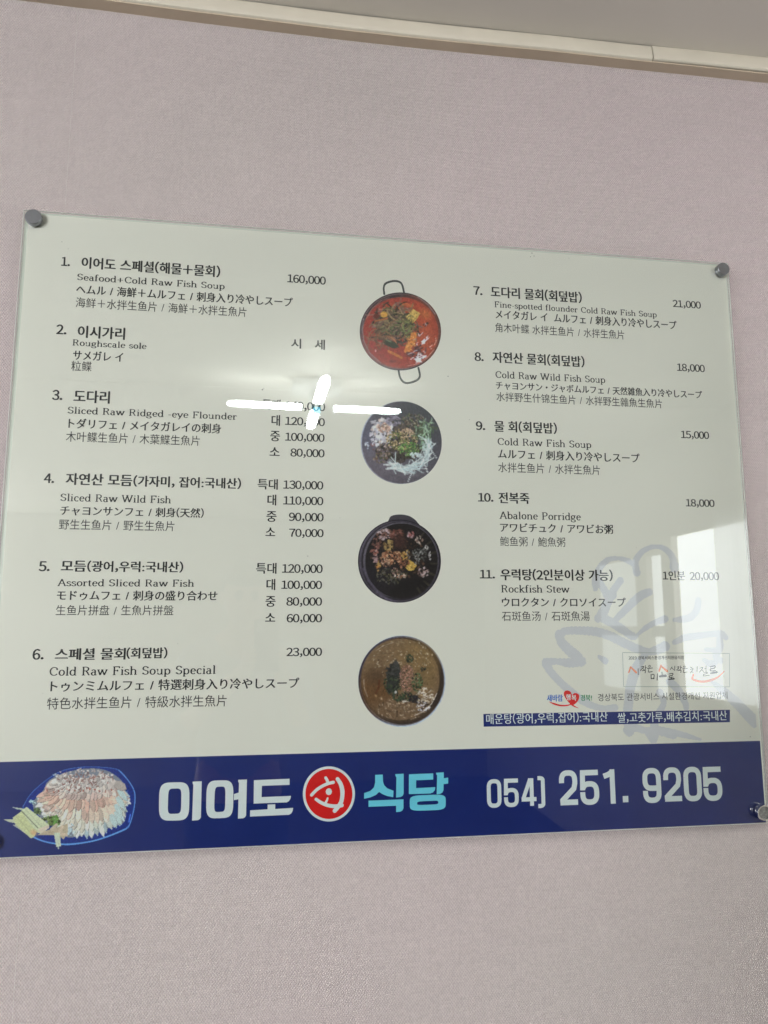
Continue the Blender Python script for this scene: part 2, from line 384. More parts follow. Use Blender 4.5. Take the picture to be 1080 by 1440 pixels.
def flat(name, V2, Fc, y, m, parent=None):
    par = list(range(len(V2)))                   # overlapping pieces of one print lie a few microns apart
    def find(i):
        while par[i] != i: par[i] = par[par[i]]; i = par[i]
        return i
    for f in Fc:
        for i in f[1:]: par[find(i)] = find(f[0])
    comp = {}
    if len(V2) < 6000:
        for i in range(len(V2)): comp.setdefault(find(i), len(comp))
    me = mesh(name, [(a, y - (1.1e-5 * (comp[find(i)] % 9) if comp else 0), b_) for i, (a, b_) in enumerate(V2)], Fc)
    # face the room
    if len(me.polygons) and sum(p.normal.y * p.area for p in me.polygons) > 0: me.flip_normals()
    return link(name, me, m, parent if parent is not None else sheet)
Y1, Y2, Y3, Y4, Y5 = YP - .00012, YP - .00024, YP - .00036, YP - .00048, YP - .0006
zb = P(540, 1056.5)[1]
flat('blue_band', [(px0, pz0), (px1, pz0), (px1, zb - .0), (px0, zb)], [(0, 1, 2, 3)], Y1, M_BLUE)

def poly_mesh(loops):
    """fill outer loop with holes -> verts, faces"""
    c = bpy.data.curves.new('t', 'CURVE'); c.dimensions = '2D'; c.fill_mode = 'FRONT'
    for lp in loops:
        s = c.splines.new('POLY'); s.points.add(len(lp) - 1)
        for p, q in zip(s.points, lp): p.co = (q[0], q[1], 0, 1)
        s.use_cyclic_u = True
    o = bpy.data.objects.new('t', c); COL.objects.link(o)
    dg = bpy.context.evaluated_depsgraph_get(); me = bpy.data.meshes.new_from_object(o.evaluated_get(dg))
    V = [(v.co.x, v.co.y) for v in me.vertices]; Fc = [tuple(p.vertices) for p in me.polygons]
    bpy.data.objects.remove(o); bpy.data.curves.remove(c); bpy.data.meshes.remove(me)
    return V, Fc
def stroke(pts, wid, cap=False, pen=None):
    """flat ribbon along pts (2D); wid constant or list; pen=(thick,thin) for a broad pen"""
    n = len(pts); V = []; Fc = []
    for i, p in enumerate(pts):
        a = pts[max(0, i - 1)]; b_ = pts[min(n - 1, i + 1)]
        t0 = np.array(p) - np.array(a); t1 = np.array(b_) - np.array(p)
        l0, l1 = np.linalg.norm(t0), np.linalg.norm(t1)
        d = (t0 / l0 if l0 > 0 else 0) + (t1 / l1 if l1 > 0 else 0); d = d / (np.linalg.norm(d) + 1e-12)
        nn = np.array([-d[1], d[0]])
        k = 1.
        if l0 > 0 and l1 > 0:
            cosv = abs(np.dot(nn, np.array([-t1[1], t1[0]]) / l1)); k = 1 / max(.6, cosv)
        if pen: h = math.hypot(pen[0] * nn[0], pen[1] * nn[1]) / 2
        else: h = (wid[i] if hasattr(wid, '__len__') else wid) / 2
        V += [tuple(np.array(p) + nn * h * k), tuple(np.array(p) - nn * h * k)]
    for i in range(n - 1): Fc.append((2 * i, 2 * i + 1, 2 * i + 3, 2 * i + 2))
    if cap:
        for i in (0, n - 1):
            h = (wid[i] if hasattr(wid, '__len__') else wid) / 2; b0 = len(V)
            V += [(pts[i][0] + h * math.cos(a), pts[i][1] + h * math.sin(a)) for a in np.linspace(0, 2 * math.pi, 13)[:-1]]
            Fc.append(tuple(range(b0, b0 + 12)))
    return V, Fc
def join(parts):
    V, Fc = [], []
    for v, f in parts:
        b0 = len(V); V += list(v); Fc += [tuple(i + b0 for i in q) for q in f]
    return V, Fc
def orient(V, Fc):
    out = []
    for f in Fc:
        a = sum(V[f[i]][0] * V[f[(i + 1) % len(f)]][1] - V[f[(i + 1) % len(f)]][0] * V[f[i]][1] for i in range(len(f)))
        out.append(f if a > 0 else tuple(reversed(f)))
    return out
def catmull(pts, n=8):
    p = [np.array(q, float) for q in pts]; p = [2 * p[0] - p[1]] + p + [2 * p[-1] - p[-2]]; out = []
    for i in range(1, len(p) - 2):
        for k in range(n):
            t = k / n
            out.append(tuple(.5 * ((2 * p[i]) + (p[i + 1] - p[i - 1]) * t + (2 * p[i - 1] - 5 * p[i] + 4 * p[i + 1] - p[i + 2]) * t * t + (3 * p[i] - p[i - 1] - 3 * p[i + 1] + p[i + 2]) * t ** 3)))
    out.append(tuple(p[-2])); return out

# ---- serif latin alphabet drawn with a broad pen (x-height 46, capitals 70)
def E_(cx, cy, rx, ry, a0, a1):
    n = max(6, int(abs(a1 - a0) / 15))
    return [(cx + rx * math.cos(R(a0 + (a1 - a0) * k / n)), cy + ry * math.sin(R(a0 + (a1 - a0) * k / n))) for k in range(n + 1)]
def S_(x, y, w_=20): return [(x - w_ / 2, y), (x + w_ / 2, y)]
G = {
 'a': (47, [E_(20, 33, 12, 12, 160, 0) + [(32, 8), (35, 2), (42, 2)], E_(20, 13, 13, 13, 60, 330), [(25, 25), (32, 27)]]),
 'b': (52, [[(11, 0), (11, 71)], E_(27, 23, 17, 22, 160, -160), S_(7, 70, 10)]),
 'c': (44, [E_(25, 23, 17, 22, 45, 315), [(36, 36), (37, 33)]]),
 'd': (53, [[(40, 2), (40, 71)], E_(24, 23, 17, 22, 20, 340), S_(36, 70, 10), S_(45, 1.5, 10)]),
 'e': (46, [[(9, 25), (38, 25)], E_(24, 23, 16, 22, 5, 320)]),
 'f': (34, [[(13, 0)] + [(13, 52)] + E_(23, 56, 10, 14, 180, 40), S_(14, 45, 24), S_(13, 1.5, 22)]),
 'g': (50, [E_(22, 30, 14, 15, 0, 360), [(34, 42), (40, 45), (46, 43)], [(12, 18), (8, 10), (16, 5), (34, 3)] + E_(24, -8, 18, 10, 40, -220)]),
 'h': (56, [[(12, 0), (12, 71)], [(12, 34)] + E_(28, 31, 14, 14, 140, 0) + [(42, 0)], S_(8, 70, 10), S_(12, 1.5, 20), S_(42, 1.5, 20)]),
 'i': (28, [[(14, 0), (14, 45)], S_(10, 44, 10), S_(14, 1.5, 20), [(14, 59), (14, 67)]]),
 'k': (54, [[(12, 0), (12, 71)], [(12, 18), (38, 45)], [(21, 27), (43, 1)], S_(8, 70, 10), S_(12, 1.5, 20), S_(40, 44.5, 18), S_(43, 1.5, 20)]),
 'l': (28, [[(14, 0), (14, 71)], S_(10, 70, 10), S_(14, 1.5, 20)]),
 'n': (56, [[(12, 0), (12, 45)], [(12, 33)] + E_(28, 31, 14, 14, 140, 0) + [(42, 0)], S_(8, 44, 10), S_(12, 1.5, 20), S_(42, 1.5, 20)]),
 'o': (49, [E_(24.5, 23, 17, 22, 0, 360)]),
 'p': (53, [[(11, -19), (11, 45)], E_(27, 23, 17, 22, 160, -160), S_(7, 44, 10), S_(12, -18, 20)]),
 'r': (38, [[(12, 0), (12, 45)], [(12, 30)] + E_(27, 32, 13, 12, 150, 60), [(33, 41), (34, 37)], S_(8, 44, 10), S_(13, 1.5, 22)]),
 's': (39, [E_(19, 34, 12, 11, 35, 200) + [(12, 28), (26, 20)] + E_(20, 12, 13, 11, 40, -160), [(30, 42), (30, 36)], [(7, 4), (7, 11)]]),
 't': (33, [[(14, 58), (14, 12)] + E_(22, 10, 8, 9, 180, 320), S_(15, 45, 24)]),
 'u': (56, [[(12, 45), (12, 15)] + E_(26, 15, 14, 14, 180, 330) + [(41, 14)], [(41, 45), (41, 1)], S_(8, 44, 10), S_(37, 44, 10), S_(46, 1.5, 10)]),
 'w': (74, [[(6, 45), (21, 1)], [(21, 1), (36, 45)], [(34, 45), (51, 1)], [(51, 1), (67, 45)], S_(8, 44.5, 17), S_(35, 44.5, 17), S_(66, 44.5, 14)]),
 'y': (51, [[(6, 45), (25, 1)], [(45, 45), (25, 1), (17, -15), (9, -17)], S_(8, 44.5, 18), S_(44, 44.5, 15)]),
 'A': (68, [[(8, 1), (33, 69)], [(33, 69), (59, 1)], [(18, 24), (50, 24)], S_(8, 1.5, 18), S_(59, 1.5, 20)]),
 'C': (66, [E_(37, 35, 27, 33, 40, 320), [(57, 58), (57, 46)]]),
 'F': (58, [[(15, 0), (15, 69)], [(6, 68), (50, 68), (50, 56)], [(15, 36), (38, 36)], [(38, 43), (38, 29)], S_(15, 1.5, 22)]),
 'P': (60, [[(15, 0), (15, 69)], [(6, 68), (32, 68)] + E_(32, 51, 19, 17, 90, -90) + [(15, 34)], S_(15, 1.5, 22)]),
 'R': (66, [[(15, 0), (15, 69)], [(6, 68), (32, 68)] + E_(32, 52, 18, 16, 90, -90) + [(15, 36)], [(34, 36), (45, 20), (52, 4), (60, 3)], S_(15, 1.5, 22)]),
 'S': (54, [E_(26, 51, 17, 17, 30, 210) + [(18, 39), (35, 31)] + E_(27, 19, 18, 17, 45, -160), [(43, 64), (43, 54)], [(9, 6), (9, 16)]]),
 'W': (96, [[(8, 68), (28, 1)], [(28, 1), (48, 68)], [(46, 68), (66, 1)], [(66, 1), (87, 68)], S_(10, 68, 20), S_(46, 68, 20), S_(86, 68, 18)]),
 '+': (64, [[(8, 28), (56, 28)], [(32, 4), (32, 52)]]), '-': (34, [[(6, 24), (28, 24)]]), ' ': (32, []),
}
def latin(text, pen=(10.8, 5.6)):
    V, Fc = [], []; x = 0
    for ch in text:
        adv, st = G[ch]
        for s in st:
            pn = pen if not (len(s) == 2 and abs(s[0][1] - s[1][1]) < .1) else (pen[0], 5.)
            v, f = stroke([(a + x, b_) for a, b_ in s], 0, pen=pn); b0 = len(V); V += v; Fc += [tuple(i + b0 for i in q) for q in f]
        x += adv
    return np.array(V) / 70., Fc      # unit = capital height
ADV = {'.': .30, ',': .34, '(': .36, ')': .36, '+': .92, ':': .30, '/': .42, ' ': .30, '!': .30}
CACHE = {}
def font_mesh(body, ox=0., oy=0.):
    V, Fc, x = [], [], 0.; i = 0
    while i < len(body):
        ch = body[i]
        if ch == ' ': x += ADV[' ']; i += 1; continue
        if ch in ADV or ch.isdigit():
            adv = ADV.get(ch, .56); v, f = run_mesh((ch if ch in '/:!' else chr(ord(ch) + 0xFEE0)), ox, oy); x += 0
            mid = (v[:, 0].min() + v[:, 0].max()) / 2; v = v + np.array([x + adv / 2 - mid, 0]); i += 1
        else:
            j = i
            while j < len(body) and body[j] != ' ' and body[j] not in ADV and not body[j].isdigit(): j += 1
            run = body[i:j]; v, f = run_mesh(run, ox, oy); adv = len(run) * (.92 if '\uac00' <= run[0] <= '\ud7a3' else 1.); v = v + np.array([x, 0]); i = j
        b0 = len(V); V += v.tolist(); Fc += [tuple(k + b0 for k in q) for q in f]; x += adv
    return np.array(V), Fc
def run_mesh(body, ox, oy):
    if (body, ox, oy) in CACHE: return CACHE[(body, ox, oy)]
    CACHE[(body, ox, oy)] = r = run_mesh_(body, ox, oy); return r
def run_mesh_(body, ox=0., oy=0.):
    res = []
    for off in sorted({ox, oy}):
        c = bpy.data.curves.new('t', 'FONT'); c.body = body; c.size = 1; c.offset = off; c.resolution_u = 3
        o = bpy.data.objects.new('t', c); COL.objects.link(o)
        dg = bpy.context.evaluated_depsgraph_get(); me = bpy.data.meshes.new_from_object(o.evaluated_get(dg))
        res.append((off, np.array([(v.co.x, v.co.y) for v in me.vertices]), [tuple(p.vertices) for p in me.polygons]))
        bpy.data.objects.remove(o); bpy.data.curves.remove(c); bpy.data.meshes.remove(me)
    d = {r[0]: r for r in res}
    V = d[ox][1].copy()
    if len(d[oy][1]) == len(V): V[:, 1] = d[oy][1][:, 1]
    return V, d[ox][2]
STY = {'head': (0., 0.), 'price': (0., 0.), 'jp': (0., 0.), 'cn': (0., 0.), 'thin': (0., 0.), 'bar': (0., 0.), 'bold': (.03, .03)}
DUP = {'jp': [(.046, .010)], 'head': [(.034, .020), (.066, .0)], 'price': [(.022, .012), (.044, 0.)], 'bar': [(.02, 0.)]}
def put(name, crop, body, xl, xr, yt, yb, style, m=M_TEXT, xref=None, y=Y2, digits=False):
    """one printed run of text: ink from xl to xr, full-height glyph between yt and yb at xref"""
    xref = xl if xref is None else xref
    zt_, zb_ = crop(xref, yt)[1], crop(xref, yb)[1]
    ym = (yt + yb) / 2
    # the line is level on the sheet: follow it to the right end
    X0 = crop(xl, ym if xref == xl else ym)[0]
    z_mid = (zt_ + zb_) / 2
    slope = (crop(xr, ym)[1] - crop(xl, ym)[1]) / (xr - xl)
    dzdy = (crop(xr, ym + 10)[1] - crop(xr, ym)[1]) / 10
    yr = ym + (z_mid - crop(xr, ym)[1]) / dzdy
    X1 = crop(xr, yr)[0]; yl = ym + (z_mid - crop(xl, ym)[1]) / ((crop(xl, ym + 10)[1] - crop(xl, ym)[1]) / 10); X0 = crop(xl, yl)[0]
    if style == 'latin':
        V, Fc = latin(body); cap = zt_ - zb_; V[:, 1] = V[:, 1] * cap + zb_
    else:
        V, Fc = font_mesh(body, *STY[style])
        if style in DUP:                             # heavier weight: the face struck twice
            V0, F0 = V, Fc
            for d_ in DUP[style]: n0 = len(V); V = np.vstack([V, V0 + np.array(d_)]); Fc = Fc + [tuple(i + n0 for i in f) for f in F0]
        if digits: em = (zt_ - zb_) / .745; base = zb_
        else: em = (zt_ - zb_) / .905; base = zb_ + .078 * em
        V[:, 1] = V[:, 1] * em + base
    a, b_ = V[:, 0].min(), V[:, 0].max()
    V[:, 0] = (V[:, 0] - a) / (b_ - a) * (X1 - X0) + X0
    Fc = orient(V, Fc) if style == 'latin' else Fc
    return flat(name, V.tolist(), Fc, y, m)

T = [ # name, crop, text, xl, xr, ytop, ybottom, style, xref, digits
('item_number', cA, '1.', 194, 222, 183, 211, 'head', None, 1), ('korean_name', cA, '이어도 스페셜(해물+물회)', 258, 697, 183, 219, 'head', None, 0),
('price', cA, '160,000', 909, 1031, 238, 263, 'price', None, 1), ('english_name', cA, 'Seafood+Cold Raw Fish Soup', 245, 711, 236, 256, 'latin', None, 0),
('japanese_name', cA, 'ヘムル / 海鮮＋ムルフェ / 刺身入り冷やしスープ', 241, 926, 278, 308, 'jp', 370, 0),
('chinese_name', cA, '海鲜＋水拌生鱼片 / 海鮮＋水拌生魚片', 240, 780, 311, 342, 'cn', None, 0),
('item_number', cA, '2.', 178, 211, 397, 427, 'head', None, 1), ('korean_name', cA, '이시가리', 246, 396, 400, 438, 'head', None, 0),
('price', cA, '시', 921, 953, 441, 472, 'price', None, 0), ('price', cA, '세', 996, 1028, 444, 476, 'price', None, 0),
('english_name', cA, 'Roughscale sole', 230, 464, 444, 463, 'latin', None, 0), ('japanese_name', cA, 'サメガレ イ', 231, 390, 478, 509, 'jp', None, 0),
('chinese_name', cA, '粒鲽', 226, 290, 512, 543, 'cn', None, 0),
('item_number', cB, '3.', 165, 198, 64, 95, 'head', None, 1), ('korean_name', cB, '도다리', 233, 348, 64, 103, 'head', None, 0),
('english_name', cB, 'Sliced Raw Ridged -eye Flounder', 215, 750, 117, 138, 'latin', None, 0),
('japanese_name', cB, 'トダリフェ / メイタガレイの刺身', 217, 700, 154, 185, 'jp', None, 0),
('chinese_name', cB, '木叶鲽生鱼片 / 木葉鰈生魚片', 209, 632, 195, 227, 'cn', None, 0),
('size_label', cB, '특대', 829, 888, 93, 126, 'price', None, 0), ('price', cB, '140,000', 903, 1029, 100, 126, 'price', None, 1),
('size_label', cB, '대', 859, 886, 143, 177, 'price', None, 0), ('price', cB, '120,000', 902, 1028, 149, 174, 'price', None, 1),
('size_label', cB, '중', 855, 886, 192, 226, 'price', None, 0), ('price', cB, '100,000', 902, 1027, 199, 224, 'price', None, 1),
('size_label', cB, '소', 853, 885, 243, 276, 'price', None, 0), ('price', cB, '80,000', 919, 1027, 249, 274, 'price', None, 1),
('item_number', cB, '4.', 139, 172, 328, 358, 'head', None, 1), ('korean_name', cB, '자연산 모듬', 208, 419, 327, 364, 'head', None, 0),
('korean_note', cB, '(가자미, 잡어:국내산)', 422, 763, 335, 369, 'head', None, 0),
('size_label', cB, '특대', 815, 879, 345, 378, 'price', None, 0), ('price', cB, '130,000', 896, 1023, 350, 376, 'price', None, 1),
('size_label', cB, '대', 846, 874, 395, 429, 'price', None, 0), ('price', cB, '110,000', 896, 1023, 400, 426, 'price', None, 1),
('size_label', cB, '중', 843, 875, 446, 481, 'price', None, 0), ('price', cB, '90,000', 914, 1024, 452, 478, 'price', None, 1),
('size_label', cB, '소', 840, 871, 497, 530, 'price', None, 0), ('price', cB, '70,000', 915, 1024, 503, 528, 'price', None, 1),
('english_name', cB, 'Sliced Raw Wild Fish', 192, 541, 392, 415, 'latin', None, 0),
('japanese_name', cB, 'チャヨンサンフェ / 刺身(天然)', 191, 645, 430, 460, 'jp', None, 0), ('chinese_name', cB, '野生生鱼片 / 野生生魚片', 187, 552, 473, 505, 'cn', None, 0),
('item_number', cC, '5.', 123, 158, 66, 97, 'head', None, 1), ('korean_name', cC, '모듬', 193, 273, 63, 99, 'head', None, 0),
('korean_note', cC, '(광어,우럭:국내산)', 276, 580, 65, 99, 'head', None, 0),
('size_label', cC, '특대', 810, 875, 71, 105, 'price', None, 0), ('price', cC, '120,000', 892, 1021, 75, 102, 'price', None, 1),
('size_label', cC, '대', 843, 871, 122, 157, 'price', None, 0), ('price', cC, '100,000', 890, 1019, 127, 153, 'price', None, 1),
('size_label', cC, '중', 840, 872, 175, 210, 'price', None, 0), ('price', cC, '80,000', 906, 1019, 180, 206, 'price', None, 1),
('size_label', cC, '소', 839, 871, 228, 261, 'price', None, 0), ('price', cC, '60,000', 907, 1019, 233, 259, 'price', None, 1),
('english_name', cC, 'Assorted Sliced Raw Fish', 182, 614, 122, 144, 'latin', None, 0),
('japanese_name', cC, 'モドゥムフェ / 刺身の盛り合わせ', 180, 688, 159, 190, 'jp', 420, 0), ('chinese_name', cC, '生鱼片拼盘 / 生魚片拼盤', 177, 549, 205, 237, 'cn', None, 0),
('item_number', cC, '6.', 103, 139, 344, 377, 'head', None, 1), ('korean_name', cC, '스페셜 물회', 174, 398, 342, 379, 'head', None, 0),
('korean_note', cC, '(회덮밥)', 400, 530, 340, 374, 'head', None, 0), ('price', cC, '23,000', 906, 1019, 340, 366, 'price', None, 1),
('english_name', cC, 'Cold Raw Fish Soup Special', 157, 682, 401, 428, 'latin', None, 0),
('japanese_name', cC, 'トゥンミムルフェ / 特選刺身入り冷やしスープ', 160, 947, 440, 474, 'jp', 503, 0), ('chinese_name', cC, '特色水拌生鱼片 / 特級水拌生魚片', 149, 717, 498, 535, 'cn', None, 0),
('item_number', cD, '7.', 107, 137, 147, 175, 'head', None, 1), ('korean_name', cD, '도다리 물회(회덮밥)', 164, 465, 147, 183, 'head', None, 0),
('price', cD, '21,000', 765, 858, 192, 215, 'price', None, 1), ('english_name', cD, 'Fine-spotted flounder Cold Raw Fish Soup', 177, 712, 197, 216, 'latin', None, 0),
('japanese_name', cD, 'メイタガレ イ  ムルフェ / 刺身入り冷やしスープ', 180, 778, 245, 274, 'jp', 505, 0), ('chinese_name', cD, '角木叶鲽 水拌生鱼片 / 水拌生魚片', 179, 605, 268, 298, 'cn', None, 0),
('item_number', cD, '8.', 111, 141, 365, 393, 'head', None, 1), ('korean_name', cD, '자연산 물회(회덮밥)', 170, 474, 363, 399, 'head', None, 0),
('price', cD, '18,000', 779, 871, 402, 426, 'price', None, 1), ('english_name', cD, 'Cold Raw Wild Fish Soup', 180, 542, 427, 449, 'latin', None, 0),
('japanese_name', cD, 'チャヨンサン・ジャボムルフェ / 天然雑魚入り冷やしスープ', 181, 862, 479, 505, 'jp', 566, 0), ('chinese_name', cD, '水拌野生什锦生鱼片 / 水拌野生雜魚生魚片', 183, 730, 496, 526, 'cn', None, 0),
('item_number', cD, '9.', 115, 146, 593, 621, 'head', None, 1), ('korean_name', cD, '물 회(회덮밥)', 176, 383, 591, 627, 'head', None, 0),
('price', cD, '15,000', 792, 885, 624, 648, 'price', None, 1),
('english_name', cE, 'Cold Raw Fish Soup', 187, 496, 131, 154, 'latin', None, 0), ('japanese_name', cE, 'ムルフェ / 刺身入り冷やしスープ', 188, 656, 173, 204, 'jp', 343, 0),
('chinese_name', cE, '水拌生鱼片 / 水拌生魚片', 189, 525, 212, 244, 'cn', None, 0),
('item_number', cE, '10.', 122, 173, 313, 341, 'head', None, 1), ('korean_name', cE, '전복죽', 190, 292, 311, 347, 'head', None, 0),
('price', cE, '18,000', 808, 903, 333, 357, 'price', None, 1), ('english_name', cE, 'Abalone Porridge', 193, 462, 374, 398, 'latin', None, 0),
('japanese_name', cE, 'アワビチュク / アワビお粥', 195, 568, 418, 448, 'jp', 540, 0), ('chinese_name', cE, '鲍鱼粥 / 鮑魚粥', 195, 410, 457, 488, 'cn', None, 0),
('item_number', cE, '11.', 128, 178, 567, 595, 'head', None, 1), ('korean_name', cE, '우럭탕(2인분이상 가능)', 196, 567, 564, 601, 'head', None, 0),
('price', cE, '1인분', 732, 806, 570, 601, 'price', None, 0), ('price', cE, '20,000', 821, 918, 574, 600, 'price', None, 1),
('english_name', cE, 'Rockfish Stew', 199, 424, 617, 641, 'latin', None, 0), ('japanese_name', cE, 'ウロクタン / クロソイスープ', 201, 610, 658, 689, 'jp', None, 0),
('chinese_name', cF, '石斑鱼汤 / 石斑魚湯', 201, 491, 234, 266, 'cn', None, 0),
]
for nm, cr, s, xl, xr, yt, yb, st, xref, dg_ in T:
    put(nm, cr, s, xl, xr, yt, yb, st, M_TEXTSOFT if st in ('cn',) else M_TEXT, xref, digits=bool(dg_), y=Y3)
put('sponsor_line', cF, '경상북도 관광서비스 시설환경개선 지원업체', 518, 946, 506, 531, 'thin', M_TEXT, y=Y3)
put('small_caption', cF, '2019 경북서비스환경개선지원음식점', 619, 801, 382, 394, 'price', M_TEXT, y=Y3)
bar = flat('blue_bar', [cF(140, 573), cF(954, 559), cF(954, 600), cF(141, 615)], [(3, 2, 1, 0)], Y3, M_BLUE)
put('origin_note', cF, '매운탕(광어,우럭,잡어):국내산', 149, 550, 573, 607, 'bar', M_WTEXT, y=Y4)
put('origin_note', cF, '쌀,고춧가루,배추김치:국내산', 583, 944, 569, 602, 'bar', M_WTEXT, y=Y4)
# certificate label: thin grey frame, brush lettering, orange smile
c7 = Crop(870, 910, 6.75)
fr = [c7(36, 52), c7(1050, 60), c7(1052, 377), c7(46, 375)]
flat('label_frame', *join([stroke([fr[i], fr[(i + 1) % 4]], .0009) for i in range(4)]), Y3, M_GREYLINE)
def brush(name, crop, strokes, m, y=Y3, n=6, parent=None):
    parts = []
    for s in strokes:
        pts, ws = s
        q = catmull(pts, n) if len(pts) > 2 else pts
        k = len(q); wl = [np.interp(i / (k - 1), np.linspace(0, 1, len(ws)), ws) for i in range(k)]
        pp = [crop(a, b_) for a, b_ in q]; sc_ = 1 / (crop.o[2] * 880)
        parts.append(stroke(pp, [v * sc_ * 1.06 for v in wl], cap=True))
    V, Fc = join(parts); V = [tuple(v) for v in V]
    return flat(name, V, orient(V, Fc), y, m, parent)
brush('orange_brush_mark', c7, [([(113, 190), (95, 240)], (16, 12)), ([(116, 192), (165, 240)], (14, 20))], M_ORANGE)
brush('orange_brush_mark', c7, [([(400, 175), (383, 228)], (16, 14)), ([(401, 179), (458, 228)], (14, 20))], M_ORANGE)
brush('orange_smile', c7, [([(708, 262), (700, 300), (740, 320), (800, 328), (870, 315), (940, 285), (1002, 228)], (18, 22, 20, 22, 22, 16, 5))], M_ORANGE)
bl = [([(184, 205), (184, 262)], (7, 8)), ([(212, 188), (238, 185), (205, 222)], (6, 7)), ([(225, 200), (243, 218)], (5, 6)), ([(252, 175), (252, 215)], (6, 6)), ([(252, 195), (264, 195)], (5, 5)),
      ([(222, 224), (252, 222), (250, 245)], (6, 7)), ([(290, 172), (302, 180), (292, 190), (282, 180), (290, 172)], (5, 5)), ([(272, 202), (320, 198)], (7, 6)), ([(285, 210), (282, 236), (318, 232)], (6, 7)),
      ([(306, 262), (308, 300)], (9, 8)), ([(306, 264), (334, 260), (332, 300)], (6, 9)), ([(308, 299), (334, 296)], (8, 9)), ([(368, 252), (364, 312)], (6, 9)),
      ([(410, 238), (412, 268)], (8, 9)), ([(388, 278), (445, 272)], (16, 24)), ([(478, 255), (512, 250), (508, 268), (480, 274), (484, 288), (516, 284)], (7, 8, 7)), ([(500, 285), (500, 300)], (8, 8)), ([(474, 306), (524, 300)], (10, 14)),
      ([(505, 188), (487, 215)], (6, 5)), ([(503, 195), (520, 214)], (5, 6)), ([(532, 180), (530, 222)], (6, 6)), ([(552, 190), (572, 187), (550, 218)], (5, 6)), ([(562, 202), (576, 216)], (5, 5)), ([(588, 178), (586, 212)], (6, 6)), ([(586, 195), (600, 194)], (5, 5)),
      ([(560, 222), (590, 220), (588, 242)], (6, 6)), ([(622, 178), (634, 186), (624, 194), (614, 186), (622, 178)], (5, 5)), ([(606, 206), (652, 202)], (6, 6)), ([(616, 216), (614, 240), (650, 236)], (6, 6)),
      ([(680, 190), (694, 196)], (7, 7)), ([(678, 212), (706, 206), (680, 246)], (6, 7)), ([(690, 226), (706, 244)], (5, 6)), ([(744, 186), (742, 236)], (8, 6)),
      ([(768, 200), (800, 192), (766, 238)], (6, 7)), ([(784, 212), (806, 232)], (5, 7)), ([(828, 178), (828, 232)], (7, 6)), ([(812, 206), (828, 204)], (5, 5)),
      ([(806, 242), (838, 238), (834, 252), (808, 258), (806, 274), (860, 266)], (6, 7, 7)),
      ([(866, 188), (912, 178), (906, 200), (870, 208), (874, 226), (920, 222)], (9, 11, 10)), ([(898, 224), (896, 240)], (9, 9)), ([(872, 248), (930, 238)], (12, 20))]
brush('brush_lettering', c7, bl, M_TEXT, n=4)
# small heart logo
c8 = Crop(760, 960, 7.714)
put('logo_word', c8, '새바람', 68, 242, 132, 206, 'head', M_LBLUE, y=Y3)
put('logo_word', c8, '경북!', 434, 558, 132, 198, 'head', M_LGREEN, y=Y3)
heart = catmull([(338, 248), (290, 195), (256, 140), (258, 98), (290, 84), (325, 98), (342, 130), (365, 114), (398, 116), (420, 142), (410, 190), (375, 230), (338, 248)], 6)
V, Fc = poly_mesh([[c8(a, b_) for a, b_ in heart[:-1]]]); flat('logo_heart', V, orient(V, Fc), Y3, M_RED)
brush('logo_swoosh', c8, [([(95, 208), (150, 230), (220, 248), (290, 246), (338, 232)], (4, 18, 16, 13, 8)), ([(325, 228), (365, 255), (410, 276)], (14, 14, 3))], M_RED)
put('logo_word', c8, '행', 276, 326, 126, 190, 'head', M_WTEXT, y=Y4); put('logo_word', c8, '복', 334, 388, 134, 196, 'head', M_WTEXT, y=Y4)

# pale brush drawing of a fish under the text
c9 = Crop(750, 750, 5.4); c10 = Crop(750, 870, 5.4); c11 = Crop(900, 850, 6.0)
def wm(crop, ss):
    return [([crop(a, b_) for a, b_ in (catmull(p, 8) if len(p) > 2 else p)], w_, crop.o[2]) for p, w_ in ss]
allw = wm(c9, [([(470, 420), (470, 350), (500, 270), (560, 205), (640, 190), (720, 210), (770, 250)], (36, 50, 46, 38, 28, 38, 30)),
               ([(785, 300), (775, 220), (815, 150), (880, 110), (950, 100), (1020, 135), (1060, 195), (1070, 260)], (52, 46, 40, 34, 34, 44, 52, 70)),
               ([(480, 345), (520, 400), (570, 480), (600, 470)], (60, 50, 60, 60)),
               ([(660, 360), (610, 430), (565, 520), (525, 610), (490, 650)], (50, 48, 60, 70, 50)),
               ([(485, 640), (570, 665), (660, 720), (750, 780), (790, 780)], (40, 62, 60, 54, 20)),
               ([(880, 445), (820, 470), (760, 520), (690, 590), (620, 660)], (50, 60, 56, 50, 40)),
               ([(790, 770), (850, 720), (920, 680), (1000, 650)], (22, 34, 40, 50))])
allw += wm(c10, [([(1000, 210), (930, 240), (870, 250), (780, 225), (690, 185), (590, 135), (480, 100), (350, 90), (240, 95), (195, 130)], (70, 60, 44, 60, 62, 62, 60, 54, 50, 55)),
                 ([(195, 120), (215, 180), (270, 240), (330, 290), (360, 325)], (60, 62, 70, 76, 50)),
                 ([(365, 325), (270, 335), (180, 325), (95, 330)], (64, 60, 40, 54)),
                 ([(95, 345), (130, 400), (200, 480), (280, 550), (370, 620), (460, 665), (540, 680), (620, 675)], (58, 52, 50, 54, 52, 44, 34, 46)),
                 ([(500, 290), (545, 320)], (26, 46)),
                 ([(860, 260), (790, 360), (745, 480), (725, 620), (715, 760), (730, 860)], (40, 70, 70, 64, 70, 60)),
                 ([(715, 845), (780, 830), (850, 850), (950, 850), (1060, 880)], (60, 50, 44, 60, 60)),
                 ([(860, 860), (910, 960)], (40, 12)),
                 ([(960, 560), (990, 640), (950, 720), (920, 800), (920, 880), (915, 930)], (50, 40, 50, 56, 60, 40))])
